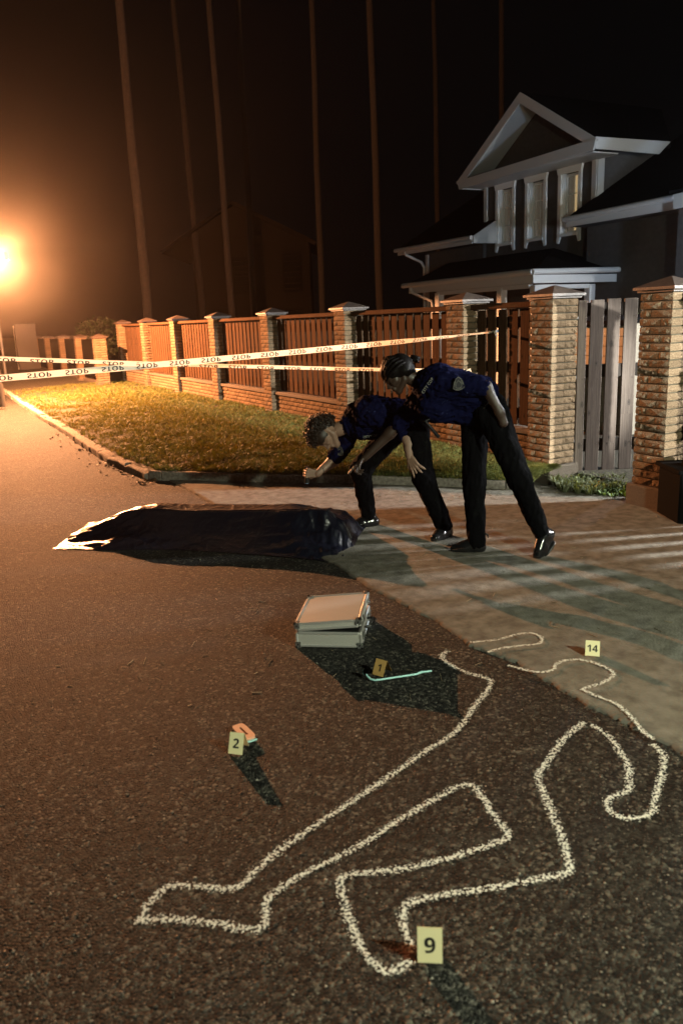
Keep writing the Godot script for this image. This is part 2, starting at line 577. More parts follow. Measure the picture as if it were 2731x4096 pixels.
	mat("post_metal", lin(0.16, 0.16, 0.16), 0.5, 0.4)
	mat("white_paint", lin(0.7, 0.68, 0.64), 0.6)

# ---------------------------------------------------------------- setting
func ground() -> void:
	var b := MB.new()
	b.quad(Vector3(-220, -0.06, 40), Vector3(-220, -0.06, -260), Vector3(220, -0.06, -260), Vector3(220, -0.06, 40))
	tag(part("ground", b.mesh(), M.soil), "", "", "", "structure")
	# road
	b = MB.new()
	b.quad(Vector3(-40, 0, 14), Vector3(-40, 0, -70), Vector3(9, 0, -70), Vector3(9, 0, 14))
	tag(part("road", b.mesh(), M.asphalt), "", "", "", "structure")
	# driveway of concrete, with a broken edge that stands 16 mm over the road
	var edge := [Vector2(-2.12, -8.98), Vector2(-1.584, -8.04), Vector2(-1.146, -7.18), Vector2(-0.62, -6.22), Vector2(-0.087, -5.285), Vector2(0.149, -4.75), Vector2(0.34, -4.41), Vector2(0.497, -4.12), Vector2(0.60, -3.86), Vector2(0.62, -3.78), Vector2(0.70, -3.67), Vector2(0.805, -3.548), Vector2(0.92, -3.32), Vector2(1.007, -3.108), Vector2(1.13, -2.92), Vector2(1.254, -2.686), Vector2(1.6, -2.05), Vector2(2.2, -1.0), Vector2(3.0, 0.4)]
	var nz := FastNoiseLite.new()
	nz.seed = 12; nz.frequency = 2.6; nz.fractal_octaves = 4
	var fine := []
	for i in edge.size() - 1:
		for k in 24:
			var p: Vector2 = (edge[i] as Vector2).lerp(edge[i + 1], k / 24.0)
			var d: Vector2 = (edge[i + 1] - edge[i]).orthogonal().normalized()
			fine.append(p + d * (nz.get_noise_2dv(p * 2.0) * 0.016 + nz.get_noise_2dv(p * 14.0) * 0.006))
	b = MB.new()
	var rows := [[], [], [], [], []]
	for p in fine:
		var q: Vector2 = p
		var far := Vector2(q.x + 9.0 + 0.25 * (q.y + 9.0), q.y + 0.35 * (-9.0))
		var dd := (far - q).normalized()
		rows[0].append(Vector3(q.x, -0.01, q.y))
		var r0 := q + dd * 0.006
		rows[1].append(Vector3(r0.x, 0.010 + 0.004 * nz.get_noise_2dv(q * 9.0), r0.y))
		var r1 := q + dd * 0.03
		rows[2].append(Vector3(r1.x, 0.016, r1.y))
		var r2 := q + dd * 0.9
		rows[3].append(Vector3(r2.x, 0.018, r2.y))
		rows[4].append(Vector3(far.x, 0.02, far.y))
	b.sheet(rows)
	tag(part("driveway", b.mesh(), M.concrete), "", "", "", "structure")
	# raised verge between kerb and fence
	var kl := kerb_line()
	b = MB.new()
	rows = [[], [], [], []]
	var ln := FastNoiseLite.new()
	ln.seed = 4; ln.frequency = 1.1
	for i in kl.size():
		var p: Vector3 = kl[i]
		var f := FT * Vector3(clampf((FT.affine_inverse() * p).x + 0.25, -40, 6.74), 0.15, -0.12)
		for j in 4:
			var q := p.lerp(f, [0.0, 0.15, 0.6, 1.0][j])
			q.y = lerpf(0.085, 0.15, [0.0, 0.5, 1.0, 1.0][j]) + 0.02 * ln.get_noise_2d(q.x * 2, q.z * 2)
			rows[j].append(q)
	b.sheet(rows)
	tag(part("verge_soil", b.mesh(), M.soil), "", "", "", "structure")
	# yard behind the fence
	b = MB.new()
	var y := [FT * Vector3(-60, 0.1, -0.1), FT * Vector3(-60, 0.1, -40), FT * Vector3(16, 0.1, -40), FT * Vector3(16, 0.1, -0.35), FT * Vector3(6.5, 0.1, -0.35), FT * Vector3(6.5, 0.1, -0.1)]
	b.quad(y[0], y[1], y[2], y[3])
	tag(part("yard_ground", b.mesh(), M.soil), "", "", "", "structure")

func kerb_line() -> Array:
	return [Vector3(-22, 0.1, -46), Vector3(-12.5, 0.1, -28.5), Vector3(-9.91, 0.1, -23.67), Vector3(-8.95, 0.1, -21.9), Vector3(-7.3, 0.1, -18.6), Vector3(-5.69, 0.1, -15.42), Vector3(-4.6, 0.1, -13.35), Vector3(-3.64, 0.1, -11.44), Vector3(-2.84, 0.1, -9.88), Vector3(-2.11, 0.1, -8.72), Vector3(-1.95, 0.1, -8.63), Vector3(-1.47, 0.1, -8.48), Vector3(-1.0, 0.1, -8.28), Vector3(0.09, 0.1, -8.01), Vector3(0.92, 0.1, -7.70), Vector3(1.58, 0.1, -7.42), Vector3(1.80, 0.1, -7.36)]

func kerbs() -> void:
	var kl := kerb_line()
	var old := thing("road_kerb", Transform3D(), "row of worn concrete kerbstones between the road and the grass verge", "kerb")
	var low := thing("driveway_kerb", Transform3D(), "thin clean concrete kerb between the grass verge and the driveway", "kerb")
	tag(old, "", "", "", "structure"); tag(low, "", "", "", "structure")
	old.remove_meta("category"); low.remove_meta("category")
	var r := RandomNumberGenerator.new()
	r.seed = 77
	for i in range(2, kl.size() - 1):
		var a: Vector3 = kl[i]
		var c: Vector3 = kl[i + 1]
		var L := a.distance_to(c)
		var worn: bool = i < 9
		var cnt := maxi(1, int(round(L / (0.62 if worn else 1.2))))
		for k in cnt:
			var p := a.lerp(c, (k + 0.5) / cnt)
			var dir := (c - a).normalized()
			var len := L / cnt - (0.012 if worn else 0.006)
			var out := dir.cross(Vector3.UP) * -1.0
			var b := MB.new()
			var hh := 0.24
			if worn:
				var segs := 6
				var prof := [Vector2(0.075, -0.15), Vector2(0.075, -0.025), Vector2(0.055, 0.0), Vector2(-0.04, 0.0), Vector2(-0.055, -0.02), Vector2(-0.06, -0.15)]
				var rows := []
				for j in segs + 1:
					var row := []
					for q in prof:
						var w := Vector3((j / float(segs) - 0.5) * len, q.y, q.x)
						if q.y > -0.1:
							w += Vector3(0, r.randf_range(-0.013, 0.006), r.randf_range(-0.012, 0.012))
						if (j == 0 or j == segs) and q.y > -0.1:
							w.y -= r.randf_range(0.0, 0.02)
						row.append(w)
					rows.append(row)
				b.sheet(rows)
				for e in [0, segs]:
					b.poly(rows[e], Vector3(0, -0.06, 0))
			else:
				b.cbox(Vector3(0, -hh / 2, 0), Vector3(len, hh, 0.075), 0.008)
			var o := Basis(dir, Vector3.UP, out * -1.0)
			if o.determinant() < 0: o = Basis(dir, Vector3.UP, dir.cross(Vector3.UP))
			o = o * Basis(Vector3.UP, r.randf_range(-0.02, 0.02))
			part("kerbstone", b.mesh(), M.kerb, old if worn else low, Transform3D(o, p + Vector3(0, r.randf_range(-0.012, 0.006) if worn else 0.0, 0)))

# ---------------------------------------------------------------- fence
var bricks := {}
func rough_brick(L: float, H: float, W: float, variant: int) -> ArrayMesh:
	var key := "%.3f %.3f %.3f %d" % [L, H, W, variant]
	if bricks.has(key): return bricks[key]
	var r := RandomNumberGenerator.new()
	r.seed = hash(key)
	var b := MB.new()
	# rings of points round the brick at four heights, pushed out between the edges
	var ring := []
	var px := [-0.5, -0.3, -0.08, 0.1, 0.3, 0.5]
	for i in px.size(): ring.append([Vector2(px[i] * L, W / 2), Vector2(0, 1), i == 0 or i == px.size() - 1])
	for z in [0.12, -0.22]: ring.append([Vector2(L / 2, z * W), Vector2(1, 0), false])
	ring.append([Vector2(L / 2, -W / 2), Vector2(1, -1), true])
	ring.append([Vector2(-L / 2, -W / 2), Vector2(-1, -1), true])
	for z in [-0.22, 0.12]: ring.append([Vector2(-L / 2, z * W), Vector2(-1, 0), false])
	var ys := [-0.5, -0.22, 0.2, 0.5]
	var rows := []
	for yi in 4:
		var row := []
		for q in ring:
			var out: Vector2 = q[1]
			var push := 0.0 if yi == 0 or yi == 3 else r.randf_range(0.001, 0.014)
			if q[2]: push *= 0.35
			var p: Vector2 = q[0] + out * push
			row.append(Vector3(p.x, ys[yi] * H, p.y))
		row.append(row[0])
		rows.append(row)
	for i in 3:
		for j in ring.size():
			var a: Vector3 = rows[i][j]; var c: Vector3 = rows[i + 1][j + 1]
			if (i + j) % 2 == 0:
				b.poly([a, rows[i][j + 1], c], Vector3.ZERO); b.poly([a, c, rows[i + 1][j]], Vector3.ZERO)
			else:
				b.poly([a, rows[i][j + 1], rows[i + 1][j]], Vector3.ZERO); b.poly([rows[i][j + 1], c, rows[i + 1][j]], Vector3.ZERO)
	for s in [-0.5, 0.5]:
		b.poly([Vector3(-L / 2, s * H, W / 2), Vector3(L / 2, s * H, W / 2), Vector3(L / 2, s * H, -W / 2), Vector3(-L / 2, s * H, -W / 2)], Vector3.ZERO)
	bricks[key] = b.mesh()
	return bricks[key]

const PW := 0.314
var cap_mesh: ArrayMesh
func pillar(u_right: float, base: float, top: float, label: String, group: String, w := 0.0, courses := 24) -> Node3D:
	# the front right corner stands at u_right in the fence frame
	var t := thing("brick_pillar", FT * at(u_right - PW / 2, base, -PW / 2 + w), label, "pillar", group)
	var h := top - base
	var foot := 0.045 + (0.15 - base)
	var b := MB.new()
	b.cbox(Vector3(0, (foot + h) / 2 , 0), Vector3(PW - 0.026, h - foot, PW - 0.026), 0.002)
	part("mortar_core", b.mesh(), M.mortar, t)
	var fm := MB.new()
	var fw := PW + (0.075 if base < 0.1 else 0.02)
	fm.cbox(Vector3(0, foot / 2 - 0.05, 0), Vector3(fw, foot + 0.1, fw), 0.012)
	part("concrete_footing", fm.mesh(), M.footing, t)
	var ch := (h - foot) / courses
	var bh := ch - 0.0105
	var wd := PW / 2 - 0.003
	var r := RandomNumberGenerator.new()
	r.seed = hash(label)
	for c in courses:
		var y := foot + ch * (c + 0.5)
		var long := PW * 0.645
		var short := PW - long - 0.006
		for k in 3:
			var L: float = [long, short, long if c % 2 == 1 else short][k]
			if k < 2 and c % 2 == 1: L = short if k == 0 else long
			var tr := Transform3D()
			if k == 0: tr.origin = Vector3(-PW / 2 + L / 2, y, PW / 4)
			elif k == 1: tr.origin = Vector3(PW / 2 - L / 2, y, PW / 4)
			else: tr = Transform3D(Basis(Vector3.UP, PI / 2), Vector3(PW / 4 + 0.001, y, -PW / 4 + 0.001))
			if k == 2:
				L = PW / 2 - 0.007
			tr.origin += Vector3(r.randf_range(-0.002, 0.002), 0, r.randf_range(-0.003, 0.003))
			part("brick", rough_brick(L, bh, wd, r.randi() % 6), M["brick%d" % (r.randi() % 3)], t, tr)
	if cap_mesh == null:
		cap_mesh = cap_shape()
	part("cap", cap_mesh, M.cap, t, at(0, h, 0))
	return t

func cap_shape() -> ArrayMesh:
	var b := MB.new()
	var e := 0.205
	var lip := 0.022
	b.cbox(Vector3(0, 0.012, 0), Vector3(0.36, 0.02, 0.36), 0.002)
	var ring0 := []; var ring1 := []; var ring2 := []
	for s in [Vector2(-1, 1), Vector2(1, 1), Vector2(1, -1), Vector2(-1, -1)]:
		ring0.append(Vector3(s.x * e, 0.023, s.y * e)); ring1.append(Vector3(s.x * e, 0.023 + lip, s.y * e)); ring2.append(Vector3(s.x * e * 0.52, 0.023 + lip + 0.042, s.y * e * 0.52))
	var top := Vector3(0, 0.128, 0)
	for i in 4:
		var j := (i + 1) % 4
		b.poly([ring0[i], ring0[j], ring1[j], ring1[i]], Vector3(0, 0.03, 0))
		b.poly([ring1[i], ring1[j], ring2[j], ring2[i]], Vector3(0, 0.0, 0))
		b.poly([ring2[i], ring2[j], top], Vector3(0, 0.0, 0))
	b.poly(ring0, Vector3(0, 0.1, 0))
	return b.mesh()

var slat_mesh: ArrayMesh
func panel(u0: float, u1: float, label: String, group: String, slats := 13, bottom := 0.52, top := 1.69, yard := 0.15) -> void:
	# between two pillars: slats on rails under a cap board, in the plane 0.17 behind the pillar fronts
	var t := thing("fence_panel", FT * at((u0 + u1) / 2, 0, -0.17), label, "fence panel", group)
	var W := u1 - u0
	var pitch := W / slats
	if slat_mesh == null:
		slat_mesh = boxm(Vector3(0.134, 1.0, 0.02), 0.003)
	var r := RandomNumberGenerator.new()
	r.seed = hash(label)
	for i in slats:
		var tr := Transform3D(Basis.from_scale(Vector3(1, top - bottom, 1)).rotated(Vector3.UP, r.randf_range(-0.02, 0.02)), Vector3(-W / 2 + pitch * (i + 0.5) + r.randf_range(-0.003, 0.003), (top + bottom) / 2 + r.randf_range(-0.004, 0.004), -0.01 + r.randf_range(-0.002, 0.002)))
		part("slat", slat_mesh, M["stain%d" % (r.randi() % 3)], t, tr)
	for y in [0.64, 1.10, 1.56]:
		part("rail", boxm(Vector3(W + 0.02, 0.115, 0.035)), M.stain0, t, at(0, y, -0.041))
	if slats > 8 or true:
		var b := MB.new()
		b.cbox(Vector3(0, top + 0.035, 0.005), Vector3(W, 0.055, 0.15), 0.008)
		part("cap_board", b.mesh(), M.stain2, t)

func plinth(u0: float, u1: float, label: String, group: String, lawn := 0.15) -> void:
	var W := u1 - u0
	var t := thing("plinth_wall", FT * at((u0 + u1) / 2, lawn, -0.19), label, "low wall", group)
	var b := MB.new()
	b.cbox(Vector3(0, 0.12, 0), Vector3(W, 0.36, 0.19), 0.002)
	part("mortar_core", b.mesh(), M.mortar, t)
	var r := RandomNumberGenerator.new()
	r.seed = hash(label)
	var n := int(round(W / 0.24))
	var bl := W / n
	for c in 4:
		for i in n + 1:
			var x := -W / 2 + bl * (i + (0.5 if c % 2 == 0 else 0.0))
			var L := bl - 0.01
			if x + L / 2 > W / 2 + 0.01:
				if c % 2 == 0: continue
				L = bl / 2 - 0.01; x = W / 2 - L / 2 - 0.004
			elif x - L / 2 < -W / 2 - 0.01:
				L = bl / 2 - 0.01; x = -W / 2 + L / 2 + 0.004
			part("brick", rough_brick(L, 0.058, 0.1, r.randi() % 4), M["brick%d" % (r.randi() % 3)], t, at(x, 0.055 + c * 0.0685, 0.058 + r.randf_range(-0.002, 0.003)))
	var co := MB.new()
	co.cbox(Vector3(0, 0.333, 0.02), Vector3(W, 0.05, 0.25), 0.008)
	part("coping", co.mesh(), M.footing, t)

func fence() -> void:
	var gp := "brick pillars of the fence along the verge"
	var names := {1: "farthest tall brick pillar of the slatted fence, where the lower fence begins", 2: "second tall brick pillar from the far end of the slatted fence", 3: "third tall brick pillar from the far end, nearest to the street lamp", 4: "fourth brick pillar from the far end of the slatted fence", 5: "brick pillar in the middle of the fence, behind the crossing tapes", 6: "brick pillar behind the bending people, with a tape across it", 7: "brick pillar behind the woman's back, left of the narrow slatted panel", 8: "brick pillar left of the open plank gate with a white lit edge", 9: "brick pillar right of the open gate, nearest to the camera"}
	for k in range(1, 8):
		pillar((k - 5) * 2.6974, 0.15, 1.763, names[k], gp)
	pillar(6.764, 0.0, 1.763, names[8], gp)
	pillar(8.10, 0.0, 1.763, names[9], gp)
	var far := ["farthest slatted panel of the tall brown fence", "second slatted fence panel from the far end", "third slatted fence panel from the far end", "fourth slatted fence panel, left of the middle pillar", "wide slatted fence panel right of the middle pillar, behind the curly head", "wide slatted fence panel behind the two bending people", "narrow slatted fence panel behind the woman's back, where the tape is tied"]
	for k in range(1, 8):
		var u0 := (k - 5) * 2.6974
		var u1 := (k - 4) * 2.6974 - PW
		if k == 7:
			u1 = 6.764 - PW
		panel(u0 + 0.002, u1 - 0.002, far[k - 1], "slatted panels of the fence", 6 if k == 7 else 13)
		plinth(u0 + 0.002, u1 - 0.002, "low brick wall under the " + far[k - 1].replace("slatted ", ""), "low brick walls under the fence panels")
	# the fence goes on to the right, outside the picture: its slats cut the yard lamp's light into stripes
	panel(8.102, 9.95, "slatted driveway leaf right of the nearest pillar", "", 9, 0.22, 1.69)
	pillar(10.27, 0.0, 1.763, "brick pillar beyond the driveway leaf at the far right", gp)
	gate()

func gate() -> void:
	# opened inwards: planks face the camera
	var t := thing("plank_gate", at(2.325, 0.0, -7.76), "unpainted wooden plank gate standing open between two brick pillars", "gate")
	var x0 := [0.0, 0.111, 0.275, 0.438, 0.60, 0.757]
	var x1 := [0.080, 0.238, 0.398, 0.562, 0.72, 0.88]
	for i in 6:
		var w: float = x1[i] - x0[i]
		var p := part("plank", boxm(Vector3(w, 1.645 + [0.0, 0.003, 0.006, 0.0, 0.002, 0.0][i], 0.02), 0.003), M["raw%d" % ((i * 2 + 1) % 3)], t, Transform3D(Basis(Vector3.BACK, [0.004, -0.003, 0.002, 0.004, 0.0, 0.003][i]), Vector3((x0[i] + x1[i]) / 2, 0.917 + [0.0, 0.0, 0.004, 0.006, 0.006, 0.004][i], 0)))
		for y in [0.66, 0.08, -0.55]:
			var nb := MB.new()
			nb.ball(Vector3(w * 0.32, y, 0.0105), Vector3(0.0035, 0.0035, 0.0015), 6)
			part("nail", nb.mesh(), M.black_part, p)
	for y in [1.655, 1.075, 0.35]:
		part("rail", boxm(Vector3(0.90, 0.125, 0.035)), M.dark_wood, t, at(0.43, y, -0.029))
	part("hinge_post", boxm(Vector3(0.06, 1.66, 0.06)), M.dark_wood, t, at(-0.055, 0.90, -0.03))
	for y in [1.58, 1.02, 0.4]:
		part("hinge", boxm(Vector3(0.07, 0.03, 0.012)), M.post_metal, t, at(-0.04, y, 0.008))

func light_block() -> void:
	# added box beyond the right edge, keeps yard lamp light off the near road
	var t := thing("light_block", at(7.4, 0.1, -4.15), "added dark box that blocks yard lamp light behind the fence, outside the picture at right", "light_block")
	part("wall", boxm(Vector3(4.6, 3.4, 2.4), 0.01), M.siding, t, at(0, 1.7, 0))
	part("roof", boxm(Vector3(5.0, 0.12, 2.6), 0.01), M.roof, t, Transform3D(Basis(Vector3.RIGHT, 0.06), Vector3(0, 3.52, 0)))
	part("door", boxm(Vector3(2.4, 2.2, 0.05), 0.005), M.dark_wood, t, at(0, 1.1, 1.22))

func neighbour_fence() -> void:
	var us := [-9.35, -12.15, -15.12, -18.3, -21.4]
	var lab := ["first low brick pillar left of the tall fence's end", "second low brick pillar left of the tall fence's end", "third low brick pillar of the far fence, beside the dim gap", "fourth low brick pillar of the far fence, half lost in haze", "farthest low brick pillar, lost in the haze by the white cabinet"]
	for i in 5:
		pillar(us[i] - 0.6, 0.05, 1.40, lab[i], "low brick pillars of the far fence", 0.87, 19)
	for i in 4:
		var t := thing("board_fence", FT * at((us[i] + us[i + 1]) / 2 - 0.757, 0.1, 0.70), "dark solid fence board %s low pillar" % ["between the first and second", "between the second and third", "between the third and fourth", "beyond the fourth"][i], "fence panel", "dark boards of the far fence")
		var w: float = us[i] - us[i + 1] - PW
		for k in 9:
			part("board", boxm(Vector3(w / 9 - 0.006, 1.12, 0.02)), M.old_house, t, at(-w / 2 + w / 9 * (k + 0.5), 0.72, 0))
		part("rail", boxm(Vector3(w, 0.09, 0.04)), M.old_house, t, at(0, 1.2, -0.031))
		part("sill_wall", boxm(Vector3(w, 0.16, 0.14)), M.footing, t, at(0, 0.05, 0))
	var c := thing("utility_cabinet", Transform3D(FT.basis, Vector3(-12.3, 0.1, -32.5)), "tall white cabinet, body coloured as shaded and left edge as lit, standing at the far end of the street", "cabinet")
	var grey := mat("shaded_white_paint", lin(0.06, 0.055, 0.05), 0.8)  # dim face of the white cabinet, shade put into the colour
	part("body", boxm(Vector3(0.55, 1.75, 0.75), 0.01), grey, c, at(0, 0.95, 0))
	part("roof", boxm(Vector3(0.63, 0.05, 0.83), 0.01), grey, c, at(0, 1.855, 0))
	part("side_panel", boxm(Vector3(0.02, 1.72, 0.72), 0.004), M.white_paint, c, at(-0.287, 0.95, 0))
	part("lit_strip", boxm(Vector3(0.14, 1.72, 0.02), 0.004), M.white_paint, c, at(-0.2, 0.95, 0.386))  # lit edge of the cabinet, painted as a white strip
	part("door", boxm(Vector3(0.36, 1.5, 0.02), 0.004), grey, c, at(0.07, 0.95, 0.386))
	var p := thing("far_post", at(-11.45, 0.05, -28.0), "thin grey post at the left edge, beyond the street lamp", "post")
	var b := MB.new()
	b.tube([Vector3(0, 0, 0), Vector3(0, 2.0, 0)], [0.05, 0.045], 8)
	part("shaft", b.mesh(), M.post_metal, p)
	b = MB.new()
	b.ball(Vector3(0, 2.02, 0), Vector3(0.06, 0.04, 0.06), 8)
	part("cap", b.mesh(), M.post_metal, p)

# ---------------------------------------------------------------- houses
# in the fence frame: x along, y up, z = minus the depth behind the fence
func prism(pts: Array, z0: float, z1: float) -> ArrayMesh:     # an outline in x, y pushed from z0 to z1
	var b := MB.new()
	var poly := PackedVector2Array(pts)
	var mid := Vector3.ZERO
	for p in pts: mid += Vector3(p.x, p.y, 0)
	mid /= pts.size(); mid.z = (z0 + z1) / 2
	var t := Geometry2D.triangulate_polygon(poly)
	for z in [z0, z1]:
		for i in range(0, t.size(), 3):
			var q := []
			for k in 3: q.append(Vector3(poly[t[i + k]].x, poly[t[i + k]].y, z))
			var m: Vector3 = (q[2] - q[0]).cross(q[1] - q[0])
			if m.z * (z - mid.z) < 0: b.tri(q[0], q[2], q[1])
			else: b.tri(q[0], q[1], q[2])
	var cw := Geometry2D.is_polygon_clockwise(poly)
	for i in pts.size():
		var p: Vector2 = pts[i]
		var n: Vector2 = pts[(i + 1) % pts.size()]
		var a := Vector3(p.x, p.y, z0); var c := Vector3(n.x, n.y, z0); var d := Vector3(n.x, n.y, z1); var e := Vector3(p.x, p.y, z1)
		var m := (d - a).cross(c - a)
		var out := Vector3(-(n - p).y, (n - p).x, 0) * (1.0 if cw else -1.0)
		if m.dot(out) < 0: b.quad(a, e, d, c)
		else: b.quad(a, c, d, e)
	return b.mesh()

func slab(p: Array, thick: float) -> ArrayMesh:     # four corners seen from above, pushed down
	var b := MB.new()
	var m: Vector3 = (p[2] - p[0]).cross(p[1] - p[0]).normalized()
	if m.y < 0: m = -m
	var q := []
	var mid := Vector3.ZERO
	for x in p:
		q.append(x - m * thick); mid += x - m * thick / 2
	mid /= p.size()
	b.poly(p, mid); b.poly(q, mid)
	for i in p.size():
		var j := (i + 1) % p.size()
		b.poly([p[i], p[j], q[j], q[i]], mid)
	return b.mesh()

func bar(a: Vector3, c: Vector3, w: float, h: float, up := Vector3.UP) -> ArrayMesh:     # a board from a to c; h along up, w across
	var b := MB.new()
	var d := (c - a).normalized()
	var s := d.cross(up).normalized()
	var u := s.cross(d).normalized()
	b.cbox((a + c) / 2, Vector3((c - a).length(), h, w), 0.005, Basis(d, u, s))
	return b.mesh()

func gutter(h: Node3D, a: Vector3, c: Vector3) -> void:
	var b := MB.new()
	b.tube([a, c], [0.06, 0.06], 8)
	part("gutter", b.mesh(), M.trim, h)

func window(h: Node3D, u0: float, u1: float, y0: float, y1: float, v: float, lit := 0) -> void:
	var w := Node3D.new()
	w.name = "window" if lit == 0 else "window_%03d" % lit
	h.add_child(w)
	w.position = Vector3((u0 + u1) / 2, 0, -v)
	var hw := (u1 - u0) / 2
	var sill := y0 + 0.21
	for s in [-1.0, 1.0]:
		var f := prism([Vector2(s * hw, y1 - 0.1), Vector2(s * hw, sill - 0.05), Vector2(s * (hw + 0.01), y0 + 0.02), Vector2(s * (hw - 0.05), y0), Vector2(s * (hw - 0.11), sill - 0.06), Vector2(s * (hw - 0.095), y1 - 0.1)], 0.0, 0.045)
		part("side_trim", f, M.sash, w)
		part("reveal", boxm(Vector3(0.02, y1 - sill - 0.12, 0.13)), M.sash, w, at(s * (hw - 0.105), (y1 + sill) / 2 - 0.05, -0.067))
	part("head_trim", prism([Vector2(-hw - 0.04, y1), Vector2(hw + 0.04, y1), Vector2(hw, y1 - 0.14), Vector2(-hw, y1 - 0.14)], 0.0, 0.06), M.sash, w)
	part("sill", boxm(Vector3(hw * 2 - 0.15, 0.06, 0.09)), M.sash, w, at(0, sill - 0.03, 0.03))
	var ow := hw - 0.115
	var mid := (y1 - 0.14 + sill) / 2
	var oh := (y1 - 0.14 - sill) / 2
	for s in [-1.0, 1.0]:
		part("sash_stile", boxm(Vector3(0.06, oh * 2, 0.04)), M.sash, w, at(s * (ow - 0.03), mid, -0.115))
		part("sash_rail", boxm(Vector3(ow * 2 - 0.12, 0.06, 0.04)), M.sash, w, at(0, mid + s * (oh - 0.03), -0.115))
	part("muntin", boxm(Vector3(0.022, oh * 2 - 0.12, 0.03)), M.sash, w, at(0.02, mid, -0.117))
	for k in [-0.33, 0.33]:
		part("muntin", boxm(Vector3(ow * 2 - 0.12, 0.02, 0.026)), M.sash, w, at(0, mid + oh * k, -0.117))
	part("pane", boxm(Vector3(ow * 2 - 0.1, oh * 2 - 0.1, 0.008), 0.0), M.pane, w, at(0, mid, -0.12))
	if lit == 2:
		part("lit_curtain", boxm(Vector3(ow * 1.1, oh * 2, 0.01), 0.0), M.window_glow, w, at(ow * 0.5, mid, -0.145))
		part("glowing_curtain", boxm(Vector3(ow * 0.8, oh * 2, 0.01), 0.0), M.glowing_curtain, w, at(-ow * 0.6, mid, -0.2))
	else:
		var rows := [[], []]
		for k in 17:
			var x := -ow + 2 * ow * k / 16.0
			for j in 2: rows[j].append(Vector3(x, mid + oh * (1 - 2 * j), -0.17 + 0.02 * sin(k * 1.9)))
		var b := MB.new()
		b.sheet(rows)
		part("glowing_curtain", b.mesh(), M.glowing_curtain, w)

